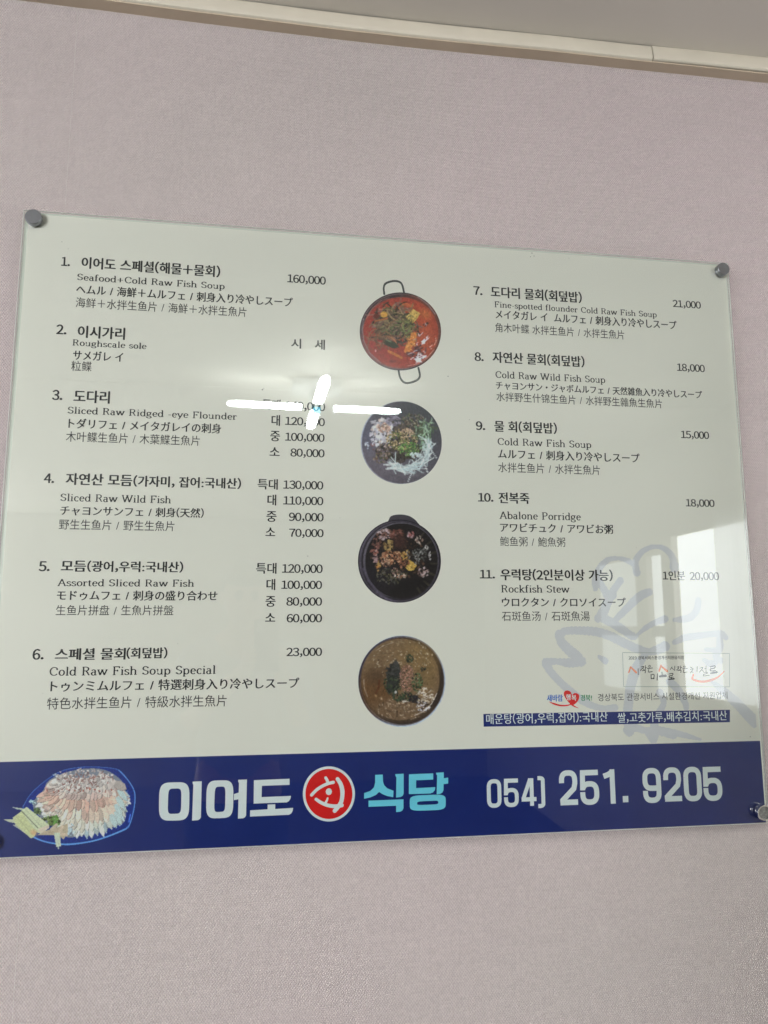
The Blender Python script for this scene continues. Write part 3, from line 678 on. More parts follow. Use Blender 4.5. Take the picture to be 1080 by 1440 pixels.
allw += wm(c11, [([(490, -30), (480, 40), (430, 105), (360, 125), (290, 130)], (60, 60, 60, 56, 30)),
                 ([(290, 320), (380, 280), (480, 265), (600, 250), (680, 250), (725, 280)], (40, 56, 56, 50, 60, 40)),
                 ([(670, 300), (670, 360), (640, 440), (680, 480)], (60, 60, 60, 40)), ([(555, 380), (640, 385)], (34, 44)),
                 ([(540, 470), (600, 500), (680, 460)], (36, 60, 30)),
                 ([(590, 640), (680, 710), (790, 810), (890, 910), (965, 990)], (20, 60, 76, 84, 88)),
                 ([(250, 650), (330, 730), (380, 830), (390, 880)], (60, 60, 50, 40)),
                 ([(100, 1060), (250, 1075), (400, 1110), (510, 1140)], (60, 50, 40, 18))])
parts = []
for q, ws, s_ in allw:
    k = len(q); jit = rng.normal(0, .05, k)
    wl = [np.interp(i / (k - 1), np.linspace(0, 1, len(ws)), ws) / (s_ * 880) * 1.05 * (1 + jit[i]) for i in range(k)]
    parts.append(stroke(q, wl, cap=True))
# overlapping strokes are merged on a fine raster so the drawing is one even tone with brushed edges
gx0, gz0, gx1, gz1 = 9, 9, -9, -9
for V, _ in parts:
    for a, b_ in V: gx0 = min(gx0, a); gx1 = max(gx1, a); gz0 = min(gz0, b_); gz1 = max(gz1, b_)
gx1 = min(gx1, px1 - .004); gz0 = max(gz0, zb + .001)
CS = .0009; nx, nz = int((gx1 - gx0) / CS), int((gz1 - gz0) / CS); mask = np.zeros((nz, nx), bool)
XX = gx0 + (np.arange(nx) + .5) * CS; ZZ = gz0 + (np.arange(nz) + .5) * CS
for q, ws, s_ in allw:
    k = len(q); wl = [np.interp(i / (k - 1), np.linspace(0, 1, len(ws)), ws) / (s_ * 880) * .58 for i in range(k)]
    for i in range(k - 1):
        (ax, az), (bx, bz) = q[i], q[i + 1]; h = max(wl[i], wl[i + 1]) + .003
        i0, i1 = np.searchsorted(XX, [min(ax, bx) - h, max(ax, bx) + h]); j0, j1 = np.searchsorted(ZZ, [min(az, bz) - h, max(az, bz) + h])
        if i1 <= i0 or j1 <= j0: continue
        gx, gz = np.meshgrid(XX[i0:i1], ZZ[j0:j1]); dx, dz = bx - ax, bz - az
        t = np.clip(((gx - ax) * dx + (gz - az) * dz) / (dx * dx + dz * dz + 1e-12), 0, 1)
        d = np.hypot(gx - ax - t * dx, gz - az - t * dz); hw = wl[i] + (wl[i + 1] - wl[i]) * t
        hw = hw * (1 + .07 * np.sin(gx * 900 + gz * 300) * np.sin(gz * 700))
        mask[j0:j1, i0:i1] |= d < hw
vid = -np.ones((nz + 1, nx + 1), int); V = []; Fc = []
for j in range(nz):
    row = mask[j]; i = 0
    while i < nx:
        if row[i]:
            i2 = i
            while i2 < nx and row[i2]: i2 += 1
            b0 = len(V); xa, xb, za, zb2 = gx0 + i * CS, gx0 + i2 * CS, gz0 + j * CS, gz0 + (j + 1) * CS
            V += [(xa, za), (xb, za), (xb, zb2), (xa, zb2)]; Fc.append((b0, b0 + 1, b0 + 2, b0 + 3)); i = i2
        else: i += 1
flat('pale_fish_drawing', V, Fc, Y2, M_MARK)

# ---- lettering on the blue band
def rq(c, corners, ex=4., n=40):
    """rounded shape filling the quad TL TR BR BL (crop pixels)"""
    out = []
    for k in range(n):
        a = 2 * math.pi * k / n; ca, sa = math.cos(a), math.sin(a)
        u = .5 + .5 * abs(ca) ** (2 / ex) * (1 if ca > 0 else -1); v = .5 - .5 * abs(sa) ** (2 / ex) * (1 if sa > 0 else -1)
        (x0, y0), (x1, y1), (x2, y2), (x3, y3) = corners
        x = (x0 * (1 - u) + x1 * u) * (1 - v) + (x3 * (1 - u) + x2 * u) * v; y = (y0 * (1 - u) + y1 * u) * (1 - v) + (y3 * (1 - u) + y2 * u) * v
        out.append(c(x, y))
    return out
def pl(c, pts): return [c(a, b_) for a, b_ in pts]
k1 = Crop(200, 1070, 4.909); k2 = Crop(410, 1060, 4.696)
def glyph(name, groups, m, y=Y2):
    V, Fc = join([poly_mesh(g) for g in groups]); V = [tuple(v) for v in V]; return flat(name, V, orient(V, Fc), y, m)
glyph('name_letter', [[rq(k1, [(118, 150), (328, 145), (323, 410), (114, 414)]), rq(k1, [(181, 192), (271, 189), (268, 363), (175, 367)], 5)],
                      [pl(k1, [(348, 143), (411, 140), (405, 390), (398, 401), (384, 409), (344, 412), (353, 166), (348, 155)])]], M_WTEXT)
glyph('name_letter', [[rq(k1, [(445, 136), (631, 132), (627, 392), (439, 399)]), rq(k1, [(502, 179), (575, 176), (572, 350), (496, 354)], 5)],
                      [pl(k1, [(663, 130), (723, 128), (717, 376), (710, 388), (697, 396), (661, 398), (664, 265), (632, 271), (634, 229), (666, 218), (668, 152), (662, 142)])]], M_WTEXT)
glyph('name_letter', [[pl(k1, [(771, 133), (1017, 123), (1017, 165), (826, 172), (824, 250), (1027, 241), (1023, 262), (1013, 277), (998, 286), (769, 295)])],
                      [pl(k1, [(745, 341), (865, 334), (866, 301), (918, 299), (918, 332), (1042, 324), (1038, 346), (1028, 363), (1012, 372), (744, 384)])]], M_WTEXT)
glyph('name_letter', [[pl(k2, [(552, 139), (602, 137), (604, 185), (612, 208), (632, 228), (673, 244), (671, 286), (632, 279), (600, 266), (578, 252), (556, 272), (520, 288), (479, 297), (479, 259), (520, 245), (544, 222), (552, 190)])],
                      [pl(k2, [(684, 134), (740, 131), (740, 262), (734, 277), (720, 285), (690, 289), (692, 155), (686, 146)])],
                      [pl(k2, [(508, 309), (739, 300), (739, 358), (732, 374), (718, 382), (690, 385), (690, 343), (508, 350)])]], M_CYAN)
glyph('name_letter', [[pl(k2, [(775, 135), (935, 129), (935, 170), (823, 175), (822, 226), (949, 220), (946, 240), (934, 255), (916, 262), (774, 266)])],
                      [pl(k2, [(954, 125), (1005, 122), (1005, 161), (1034, 157), (1034, 196), (1004, 200), (1003, 240), (995, 256), (982, 264), (958, 268), (961, 142), (955, 135)])],
                      [rq(k2, [(780, 276), (1018, 267), (1018, 370), (780, 378)], 4.5), rq(k2, [(829, 315), (969, 308), (969, 333), (829, 339)], 4.5, 24)]], M_CYAN)
def ell(c, cx, cy, rx, ry, n=72): return [c(cx + rx * math.cos(2 * math.pi * k / n), cy + ry * math.sin(2 * math.pi * k / n)) for k in range(n)]
glyph('round_emblem', [[ell(k2, 246.5, 265, 172, 182)]], M_WTEXT)
glyph('emblem_disc', [[ell(k2, 246.5, 265, 155, 165)]], M_RED, Y3)
brush('emblem_fish', k2, [([(132, 272), (165, 238), (205, 212), (245, 195), (276, 188)], (18, 18)), ([(225, 158), (236, 178), (238, 192)], (17, 17)),
      ([(303, 166), (324, 200), (335, 245), (332, 300), (318, 335), (285, 376)], (22, 24, 26, 24, 24, 24)), ([(162, 300), (195, 322), (240, 340), (290, 346), (332, 340)], (18, 20, 22)),
      ([(238, 292), (234, 306), (226, 320)], (10, 12, 14)), ([(246, 248), (246, 251)], (36, 36))], M_WTEXT, Y4)
# digits, drawn as strokes in a unit box
def arc(cx, cy, rx, ry, a0, a1, ex=2.6):
    n = max(6, int(abs(a1 - a0) / 11)); o = []
    for k in range(n + 1):
        a = R(a0 + (a1 - a0) * k / n); c_, s_ = math.cos(a), math.sin(a)
        o.append((cx + rx * abs(c_) ** (2 / ex) * (1 if c_ > 0 else -1), cy + ry * abs(s_) ** (2 / ex) * (1 if s_ > 0 else -1)))
    return o
def digit(ch, x0, z0, w_, h, t):
    hx = w_ / 2; r = hx - t / 2; rr = min(r * 1.1, h * .3)
    def A(cx, cy, a0, a1, ry=rr): return arc(cx, cy, r, ry, a0, a1)
    top, bot = h - t / 2, t / 2
    S = []
    if ch == '0': S = [A(hx, top - rr, 180, 0) + A(hx, bot + rr, 0, -180) + [(t / 2, top - rr)]]
    elif ch == '9': S = [A(hx, top - rr, 0, 180) + A(hx, h * .42 + rr, 180, 270) + [(w_ * .55, h * .42), (w_ - t / 2, h * .42)],
                         A(hx, top - rr, 120, 0) + A(hx, bot + rr, 0, -180) + [(t / 2, bot + rr + .04 * h)]]
    elif ch == '2': S = [[(t / 2, top - rr - .06 * h)] + A(hx, top - rr, 180, 0) + [(w_ - t / 2, h * .62), (w_ * .80, h * .47), (t * .62, h * .14), (t * .62, bot)], [(t * .15, bot), (w_, bot)]]
    elif ch == '5': S = [[(w_ * .97, top), (t * .1, top)], [(t / 2 + .02 * w_, h - t * .5), (t / 2, h * .42)], A(hx, h * .60 - rr, 160, 0) + A(hx, bot + rr, 0, -180) + [(t / 2, bot + rr + .05 * h)]]
    elif ch == '4': S = [[(w_ * .70, 0), (w_ * .70, h)], [(w_ * .62, h - t * .12), (t * .55, h * .26)], [(t * .1, h * .24), (w_, h * .24)]]
    elif ch == '1': S = [[(w_ * .80, 0), (w_ * .80, h)], [(w_ * .78, h * .92), (w_ * .5, h * .85), (w_ * .1, h * .80)]]
    elif ch == ')': S = [[(w_ * .0, top)] + arc(w_ * .2, h - t / 2 - h * .08, w_ * .8 - t / 2, h * .08, 90, 0) + arc(w_ * .2, t / 2 + h * .08, w_ * .8 - t / 2, h * .08, 0, -90) + [(0, bot)]]
    elif ch == '.': S = [[(hx, 0), (hx, h)]]; t = w_
    ps = []
    for s in S:
        q = [s[0]]
        for p in s[1:]:
            if math.hypot(p[0] - q[-1][0], p[1] - q[-1][1]) > 1e-5: q.append(p)
        ps.append(stroke([(x0 + a, z0 + b_) for a, b_ in q], t))
    return join(ps)
k3 = Crop(670, 1060, 5.4); k4 = Crop(860, 1060, 5.4)
def digits(c, lst, t):
    for ch, xa, xb, ya, yb in lst:
        a = c((xa + xb) / 2, ya); b_ = c((xa + xb) / 2, yb); l = c(xa, (ya + yb) / 2); r = c(xb, (ya + yb) / 2)
        V, Fc = digit(ch, l[0], b_[1], r[0] - l[0], a[1] - b_[1], t); V = [tuple(v) for v in V]
        flat('phone_digit', V, orient(V, Fc), Y2, M_WTEXT)
digits(k3, [('0', 79, 189, 192, 410), ('5', 208, 320, 188, 405), ('4', 338, 454, 186, 396), (')', 466, 520, 168, 412)], .0062)
digits(k3, [('2', 628, 767, 124, 390), ('5', 786, 930, 122, 388), ('1', 958, 1052, 118, 380)], .0083)
digits(k4, [('.', 85, 127, 320, 368), ('9', 236, 376, 107, 374), ('2', 394, 529, 102, 362), ('0', 547, 683, 98, 361), ('5', 695, 838, 98, 358)], .0083)

# ------------------------------------------------------------------ printed dish photographs, painted on fine meshes
class Canvas:
    def __init__(s, w_, h, f, bg):
        s.f = f; s.w, s.h = int(w_ / f), int(h / f); s.a = np.ones((s.h, s.w, 3)) * np.array(bg, float)
        s.Y, s.X = np.mgrid[0:s.h, 0:s.w] * f + f / 2.
    def mix(s, m, c):
        m = np.clip(m, 0, 1)[..., None]; s.a = s.a * (1 - m) + np.array(c, float) * m
    def win(s, x0, x1, y0, y1):
        f = s.f; return max(0, int(x0 / f) - 1), min(s.w, int(x1 / f) + 2), max(0, int(y0 / f) - 1), min(s.h, int(y1 / f) + 2)
    def ell(s, cx, cy, rx, ry, c, al=1., rot=0., soft=1., wob=0.):
        q = max(rx, ry) * 1.3 + s.f * 2; a, b_, e, g = s.win(cx - q, cx + q, cy - q, cy + q)
        if b_ <= a or g <= e: return
        X, Y = s.X[e:g, a:b_] - cx, s.Y[e:g, a:b_] - cy; co, si = math.cos(rot), math.sin(rot)
        u, v = (X * co + Y * si) / rx, (-X * si + Y * co) / ry; d = np.hypot(u, v)
        if wob: d = d * (1 + wob * np.sin(np.arctan2(v, u) * 5 + cx) + wob * .6 * np.sin(np.arctan2(v, u) * 9 + cy))
        m = np.clip((1 - d) * min(rx, ry) / (s.f * soft) + .5, 0, 1)[..., None] * al
        s.a[e:g, a:b_] = s.a[e:g, a:b_] * (1 - m) + np.array(c, float) * m
    def line(s, pts, wd, c, al=1.):
        for (ax, ay), (bx, by) in zip(pts, pts[1:]):
            q = wd + s.f * 2; a, b_, e, g = s.win(min(ax, bx) - q, max(ax, bx) + q, min(ay, by) - q, max(ay, by) + q)
            if b_ <= a or g <= e: continue
            X, Y = s.X[e:g, a:b_], s.Y[e:g, a:b_]; dx, dy = bx - ax, by - ay
            t = np.clip(((X - ax) * dx + (Y - ay) * dy) / (dx * dx + dy * dy + 1e-9), 0, 1)
            d = np.hypot(X - ax - t * dx, Y - ay - t * dy); m = np.clip((wd / 2 - d) / s.f + .5, 0, 1)[..., None] * al
            s.a[e:g, a:b_] = s.a[e:g, a:b_] * (1 - m) + np.array(c, float) * m
    def poly(s, pts, c, al=1.):
        xs_, ys_ = [p[0] for p in pts], [p[1] for p in pts]; a, b_, e, g = s.win(min(xs_), max(xs_), min(ys_), max(ys_))
        if b_ <= a or g <= e: return
        X, Y = s.X[e:g, a:b_], s.Y[e:g, a:b_]; ins = np.zeros(X.shape, bool)
        for (x0, y0), (x1, y1) in zip(pts, pts[1:] + pts[:1]):
            cnd = ((y0 > Y) != (y1 > Y)); ins ^= cnd & (X < (x1 - x0) * (Y - y0) / ((y1 - y0) or 1e-9) + x0)
        m = ins[..., None] * al; s.a[e:g, a:b_] = s.a[e:g, a:b_] * (1 - m) + np.array(c, float) * m
    def blobs(s, cx, cy, rx, ry, n, sz, cols, al=.9, asp=.6, gauss=False):
        n = int(n * 1.35); sz = (sz[0] * .8, sz[1] * .8)
        for _ in range(n):
            if gauss: x, y = cx + rng.normal() * rx * .5, cy + rng.normal() * ry * .5
            else:
                r = math.sqrt(rng.random()); t = rng.random() * 6.283; x, y = cx + rx * r * math.cos(t), cy + ry * r * math.sin(t)
            q = rng.uniform(*sz); c = np.array(cols[rng.integers(len(cols))], float) * rng.uniform(.82, 1.15)
            if q > 5 and rng.random() < .75:
                kn = int(rng.integers(4, 8)); a0 = rng.random() * 6.28; st = rng.uniform(asp * .7, 1); ro = rng.random() * 3.14
                pp = []
                for k in range(kn):
                    a = a0 + 6.283 * k / kn + rng.normal() * .2; rr_ = q * rng.uniform(.65, 1.2); u_, v_ = rr_ * math.cos(a), rr_ * st * math.sin(a)
                    pp.append((x + u_ * math.cos(ro) - v_ * math.sin(ro), y + u_ * math.sin(ro) + v_ * math.cos(ro)))
                s.poly([(a_ + q * .16, b__ + q * .22) for a_, b__ in pp], c * .45, .6); s.poly(pp, c, al)
                s.line([pp[0], pp[1]], max(3., q * .2), np.minimum(255, c * 1.25), .6)
            else: s.ell(x, y, q, q * rng.uniform(asp, 1), c, al, rng.random() * 3.14, 1., .05)
    def strands(s, cx, cy, rx, ry, n, ln, wd, cols, al=.9, curl=1.):
        for _ in range(n):
            r = math.sqrt(rng.random()); t = rng.random() * 6.283; x, y = cx + rx * r * math.cos(t), cy + ry * r * math.sin(t)
            a = rng.random() * 6.283; da = rng.normal() * .25 * curl; l = rng.uniform(*ln); pts = [(x, y)]
            for k in range(6): x += math.cos(a) * l / 6; y += math.sin(a) * l / 6; a += da; pts.append((x, y))
            s.line(pts, rng.uniform(*wd), np.array(cols[rng.integers(len(cols))], float) * rng.uniform(.8, 1.15), al)
    def grain(s, amt, k=3):
        n = rng.normal(0, 1, (s.h // k + 2, s.w // k + 2)); n = np.kron(n, np.ones((k, k)))[:s.h, :s.w]; s.a *= (1 + amt * n[..., None])
        s.a *= (1 + amt * .6 * rng.normal(0, 1, (s.h, s.w, 1)))
    def sample(s, x, y):
        x = np.clip(x / s.f - .5, 0, s.w - 1.001); y = np.clip(y / s.f - .5, 0, s.h - 1.001); i, j = int(x), int(y); u, v = x - i, y - j
        i2, j2 = min(i + 1, s.w - 1), min(j + 1, s.h - 1)
        return (s.a[j, i] * (1 - u) + s.a[j, i2] * u) * (1 - v) + (s.a[j2, i] * (1 - u) + s.a[j2, i2] * u) * v
def photo_disc(name, cv, crop, cx, cy, rx, ry, y, nr=62, na=190, extra=None):
    cv.a = cv.a * .84 + cv.a.mean(-1, keepdims=True) * .16
    V, Fc, Cc = [crop(cx, cy)], [], [cv.sample(cx, cy)]
    for i in range(1, nr + 1):
        for k in range(na):
            a = 2 * math.pi * k / na; x, y_ = cx + rx * i / nr * math.cos(a), cy + ry * i / nr * math.sin(a)
            V.append(crop(x, y_)); Cc.append(cv.sample(x, y_))
    for k in range(na): Fc.append((0, 1 + k, 1 + (k + 1) % na))
    for i in range(nr - 1):
        for k in range(na):
            k2_ = (k + 1) % na; b0 = 1 + i * na; Fc.append((b0 + k, b0 + na + k, b0 + na + k2_, b0 + k2_))
    me = mesh(name, [(a, y, b_) for a, b_ in V], orient(V, Fc))
    if sum(p.normal.y * p.area for p in me.polygons) > 0: me.flip_normals()
    at = me.color_attributes.new('ink', 'FLOAT_COLOR', 'POINT')
    cc = np.clip(np.array(Cc) / 255., .01, 1); cc = np.where(cc <= .04045, cc / 12.92, ((cc + .055) / 1.055) ** 2.4) * INK - .012
    cc = np.clip(cc, .004, .9); at.data.foreach_set('color', np.hstack([cc, np.ones((len(cc), 1))]).ravel())
    return link(name, me, M_PHOTO, sheet)

# red seafood stew pot
q1 = Crop(480, 370, 6); cv = Canvas(1080, 1140, 4, (150, 46, 40))
cv.ell(498, 577, 345, 331, (34, 32, 36)); cv.ell(496, 578, 336, 321, (96, 80, 84)); cv.ell(500, 579, 330, 315, (52, 40, 44)); cv.ell(498, 590, 322, 303, (118, 74, 70)); cv.ell(500, 588, 316, 298, (148, 48, 38))
cv.ell(640, 470, 170, 170, (168, 66, 36), .7, soft=40); cv.ell(700, 660, 110, 150, (166, 70, 40), .8, soft=30); cv.ell(300, 700, 130, 130, (140, 38, 38), .6, soft=30); cv.ell(440, 380, 60, 40, (190, 90, 50), .6, soft=20)
cv.ell(710, 430, 50, 36, (176, 92, 44), .8, .5, 10)
cv.line([(515, 345), (600, 362)], 26, (178, 84, 44)); cv.blobs(450, 540, 170, 150, 130, (14, 34), [(84, 66, 50), (66, 58, 44), (98, 60, 50), (60, 50, 42)], .75)
cv.strands(440, 520, 150, 130, 170, (60, 150), (7, 14), [(98, 86, 66), (62, 54, 42), (124, 104, 72), (118, 84, 76), (44, 42, 34), (86, 92, 56)], .9, 1.4)
cv.strands(330, 600, 70, 80, 22, (90, 180), (6, 10), [(150, 92, 54), (120, 72, 50), (110, 84, 60)], .8, .8)
cv.ell(420, 684, 66, 28, (44, 48, 34), 1, .4, 2, .05); cv.line([(380, 650), (420, 665)], 7, (110, 120, 84))
cv.ell(360, 434, 30, 26, (196, 140, 54)); cv.ell(296, 448, 26, 20, (92, 34, 28)); cv.line([(285, 490), (385, 468)], 14, (160, 88, 48))
cv.poly([(606, 388), (664, 424), (640, 470), (600, 508), (545, 458)], (190, 158, 76)); cv.blobs(604, 445, 40, 40, 26, (4, 10), [(214, 186, 104), (160, 122, 52)], .7); cv.line([(545, 460), (600, 508), (612, 480)], 7, (120, 92, 40))
cv.blobs(600, 580, 60, 60, 30, (8, 22), [(52, 40, 32), (90, 70, 46), (96, 104, 60)], .85); cv.strands(540, 520, 60, 70, 26, (40, 90), (6, 9), [(88, 104, 58), (120, 110, 62), (60, 62, 40)], .9)
cv.line([(610, 610), (600, 650), (570, 700), (556, 740)], 52, (196, 112, 44)); cv.blobs(590, 670, 36, 70, 24, (6, 16), [(222, 144, 70), (160, 82, 36), (210, 120, 50)], .8)
cv.ell(575, 772, 34, 18, (96, 44, 42), 1, .5); cv.line([(400, 745), (455, 772), (508, 800)], 22, (176, 96, 44)); cv.ell(430, 830, 30, 12, (110, 34, 34))
cv.blobs(660, 750, 60, 60, 30, (8, 16), [(66, 44, 52), (96, 62, 66), (120, 70, 56)], .85); cv.blobs(718, 512, 28, 20, 8, (8, 14), [(44, 40, 40), (170, 150, 150)], .9)
cv.strands(690, 640, 60, 60, 8, (20, 50), (4, 6), [(214, 200, 214), (190, 160, 160)], .85); cv.ell(694, 664, 15, 24, (222, 212, 232), 1, .6, 1, .15); cv.ell(648, 816, 26, 24, (222, 212, 236), 1, 0, 1, .2); cv.ell(698, 792, 22, 10, (216, 204, 226), 1, -.4, 1, .2)
cv.strands(650, 770, 60, 40, 9, (20, 45), (4, 6), [(226, 216, 230)], .85); cv.line([(795, 630), (800, 660), (785, 690)], 5, (220, 170, 150)); cv.line([(770, 690), (748, 705), (760, 725)], 5, (220, 170, 160)); cv.line([(560, 868), (640, 852), (720, 800), (778, 735)], 5, (216, 150, 140), .8)
cv.line([(212, 470), (262, 380), (330, 320), (400, 292)], 4, (196, 130, 120), .7); cv.ell(289, 740, 7, 9, (230, 150, 150)); cv.strands(330, 370, 30, 30, 5, (20, 50), (4, 6), [(196, 110, 90)], .7)
cv.line([(190, 470), (176, 560), (190, 660), (240, 760), (330, 840)], 7, (128, 118, 124), .8); cv.line([(640, 280), (730, 350), (790, 430)], 9, (124, 112, 116), .8)
cv.grain(.06)
photo_disc('stew_pot_photo', cv, q1, 498, 577, 343, 329, Y3)
M_HANDLE = mat('pot_handle_ink', ink(48, 54, 52), .5)
brush('pot_handle_print', q1, [([(362, 262), (358, 205), (378, 170), (440, 152), (492, 160), (515, 190), (528, 246)], (17, 15, 18, 18, 18, 16, 17))], M_HANDLE, Y2)
brush('pot_handle_print', q1, [([(482, 900), (494, 960), (520, 1000), (560, 1012), (630, 992), (662, 955), (650, 884)], (16, 15, 18, 18, 18, 16, 17))], M_HANDLE, Y2)
# cold fish bowl
q2 = Crop(480, 540, 6); cv = Canvas(1080, 960, 4, (82, 80, 90))
cv.ell(505, 495, 345, 352, (196, 206, 220)); cv.ell(511, 494, 338, 347, (70, 68, 80)); cv.ell(640, 330, 220, 240, (58, 62, 68), .8, soft=40); cv.ell(330, 640, 190, 190, (104, 94, 108), .6, soft=40); cv.ell(560, 760, 200, 90, (96, 88, 98), .6, soft=30); cv.ell(230, 430, 60, 130, (88, 88, 112), .6, soft=20)
cv.blobs(490, 470, 240, 190, 170, (14, 32), [(56, 48, 44), (44, 40, 38), (70, 64, 50), (84, 72, 66)], .85)
cv.blobs(340, 400, 95, 110, 60, (16, 36), [(188, 184, 196), (170, 168, 184), (206, 200, 204), (196, 176, 170)], .95); cv.blobs(360, 370, 55, 40, 34, (8, 20), [(190, 152, 136), (206, 172, 154), (168, 128, 114)], .85)
cv.blobs(300, 480, 50, 50, 20, (12, 26), [(200, 200, 212), (184, 180, 196)], .95); cv.blobs(440, 310, 60, 40, 20, (12, 24), [(150, 144, 166), (120, 112, 130)], .9); cv.blobs(215, 520, 16, 36, 5, (10, 18), [(176, 184, 204)], .95)
cv.blobs(262, 530, 22, 30, 5, (7, 13), [(120, 66, 66), (104, 52, 52)], .8); cv.blobs(330, 620, 60, 50, 40, (5, 13), [(110, 96, 70), (140, 120, 108), (60, 66, 40), (96, 70, 60)], .9)
cv.blobs(360, 560, 60, 60, 34, (6, 16), [(160, 140, 140), (84, 66, 60), (120, 104, 90)], .85)
cv.blobs(600, 310, 110, 60, 90, (5, 13), [(116, 96, 86), (84, 98, 66), (58, 52, 46), (140, 130, 112)], .9); cv.strands(690, 420, 70, 100, 60, (30, 80), (6, 10), [(120, 150, 122), (84, 116, 82), (150, 178, 152), (70, 80, 58)], .9)
cv.blobs(510, 470, 130, 90, 260, (5, 13), [(176, 150, 108), (150, 128, 84), (96, 110, 56), (70, 64, 44), (190, 166, 128), (106, 92, 60)], .92); cv.blobs(570, 550, 90, 60, 140, (4, 12), [(70, 120, 52), (92, 146, 66), (50, 82, 40), (130, 150, 88)], .92)
cv.blobs(560, 410, 60, 40, 40, (6, 12), [(170, 140, 120), (190, 160, 132)], .9); cv.blobs(700, 500, 46, 60, 30, (8, 18), [(150, 186, 164), (120, 156, 128)], .8)
cv.blobs(480, 610, 90, 30, 30, (8, 18), [(36, 32, 32), (60, 52, 46)], .9)
for k in range(120):
    t = rng.random(); a = R(125 - 135 * t); x = 540 + 200 * math.cos(a) + rng.normal() * 16; y_ = 520 + 195 * math.sin(a) + rng.normal() * 18
    b_ = a + math.pi / 2 + rng.normal() * .45; l = rng.uniform(30, 70); cv.line([(x - math.cos(b_) * l, y_ - math.sin(b_) * l), (x + math.cos(b_) * l, y_ + math.sin(b_) * l)], rng.uniform(5, 10), np.array([(188, 204, 206), (164, 184, 190), (204, 214, 216)][k % 3]) * rng.uniform(.85, 1.05), .9)
cv.blobs(640, 600, 60, 30, 14, (12, 24), [(186, 202, 206)], .8); cv.grain(.05)
photo_disc('fish_bowl_photo', cv, q2, 505, 495, 342, 349, Y3)
# black pot
q3 = Crop(480, 700, 6); cv = Canvas(1080, 1020, 4, (40, 38, 40))
cv.ell(490, 535, 360, 360, (36, 33, 42)); cv.ell(488, 536, 340, 342, (78, 72, 90)); cv.ell(496, 534, 328, 333, (44, 40, 50)); cv.ell(502, 530, 318, 322, (98, 92, 110)); cv.ell(508, 534, 306, 318, (32, 30, 32))
cv.ell(330, 640, 130, 150, (36, 34, 42), .8, soft=20); cv.line([(186, 600), (230, 700), (300, 790), (380, 850), (450, 875)], 20, (96, 88, 116), .6); cv.line([(160, 480), (172, 420), (210, 340), (270, 270)], 10, (88, 82, 104), .7)
for k in range(14): a = R(-60 + k * 9); cv.line([(505 + 250 * math.cos(a), 540 + 265 * math.sin(a)), (505 + 298 * math.cos(a), 540 + 310 * math.sin(a))], 16, (70, 62, 52) if k % 2 else (44, 40, 38), .7)
cv.blobs(480, 480, 235, 205, 260, (6, 20), [(50, 40, 36), (66, 48, 40), (36, 36, 34), (90, 62, 50), (30, 28, 28)], .85)
cv.blobs(370, 310, 80, 40, 46, (8, 20), [(170, 140, 144), (130, 86, 78), (186, 164, 170), (110, 72, 60)], .95); cv.blobs(470, 300, 60, 40, 26, (8, 20), [(116, 62, 54), (140, 84, 72)], .85); cv.ell(490, 370, 60, 60, (74, 44, 40), .8, soft=14)
cv.blobs(300, 380, 36, 50, 20, (7, 18), [(160, 100, 92), (110, 66, 58)], .9); cv.blobs(275, 460, 36, 26, 18, (8, 18), [(160, 84, 72), (150, 100, 92), (180, 134, 128)], .95); cv.blobs(586, 312, 24, 30, 10, (10, 18), [(176, 96, 96), (190, 150, 156)], .95)
cv.blobs(655, 360, 32, 40, 14, (7, 14), [(150, 116, 104), (190, 170, 160)], .9); cv.blobs(718, 420, 16, 18, 6, (6, 11), [(200, 196, 196)], .9); cv.blobs(748, 490, 10, 36, 10, (5, 9), [(190, 186, 190)], .9)
cv.blobs(398, 405, 40, 46, 20, (9, 20), [(160, 128, 70), (180, 150, 84), (130, 96, 54)], .95); cv.blobs(420, 500, 90, 60, 66, (8, 20), [(160, 96, 66), (186, 128, 92), (130, 76, 50), (196, 150, 110)], .92)
cv.blobs(535, 480, 36, 46, 22, (9, 18), [(190, 140, 58), (160, 100, 44), (204, 160, 80)], .95); cv.poly([(570, 520), (600, 540), (638, 570), (610, 612), (570, 618), (540, 590), (560, 560)], (206, 164, 62)); cv.blobs(588, 580, 36, 30, 18, (6, 14), [(222, 186, 84), (176, 128, 44)], .8)
cv.blobs(318, 580, 18, 50, 16, (7, 15), [(206, 130, 46), (220, 170, 90)], .95); cv.blobs(375, 550, 40, 30, 20, (7, 15), [(196, 156, 130), (150, 100, 80)], .9); cv.blobs(290, 520, 26, 30, 12, (7, 14), [(180, 140, 146)], .9)
cv.blobs(500, 660, 56, 22, 20, (8, 16), [(206, 160, 120), (176, 116, 84), (210, 190, 180)], .95); cv.blobs(460, 620, 40, 30, 14, (6, 14), [(150, 110, 100)], .9); cv.blobs(520, 550, 50, 40, 30, (6, 13), [(150, 84, 60), (176, 110, 80)], .85)
cv.blobs(690, 630, 50, 40, 34, (6, 14), [(176, 146, 146), (120, 88, 84), (200, 180, 186)], .9); cv.strands(650, 490, 100, 60, 60, (14, 40), (4, 7), [(110, 112, 112), (150, 152, 152), (60, 60, 60)], .8, 2.)
cv.strands(420, 660, 150, 60, 90, (12, 34), (4, 7), [(96, 92, 62), (80, 80, 76), (120, 110, 90), (50, 52, 44)], .75, 2.); cv.grain(.06); cv.a = cv.a * .80 + cv.a.mean(-1, keepdims=True) * np.array((.10, .085, .07))
photo_disc('black_pot_photo', cv, q3, 490, 535, 350, 350, Y3)
glyph('pot_lug_print', [[pl(q3, catmull([(395, 196), (420, 155), (490, 141), (560, 150), (605, 172), (640, 205), (640, 240), (400, 240), (395, 196)], 5)[:-1])]], mat('pot_lug_ink', ink(44, 40, 50), .5), Y2)
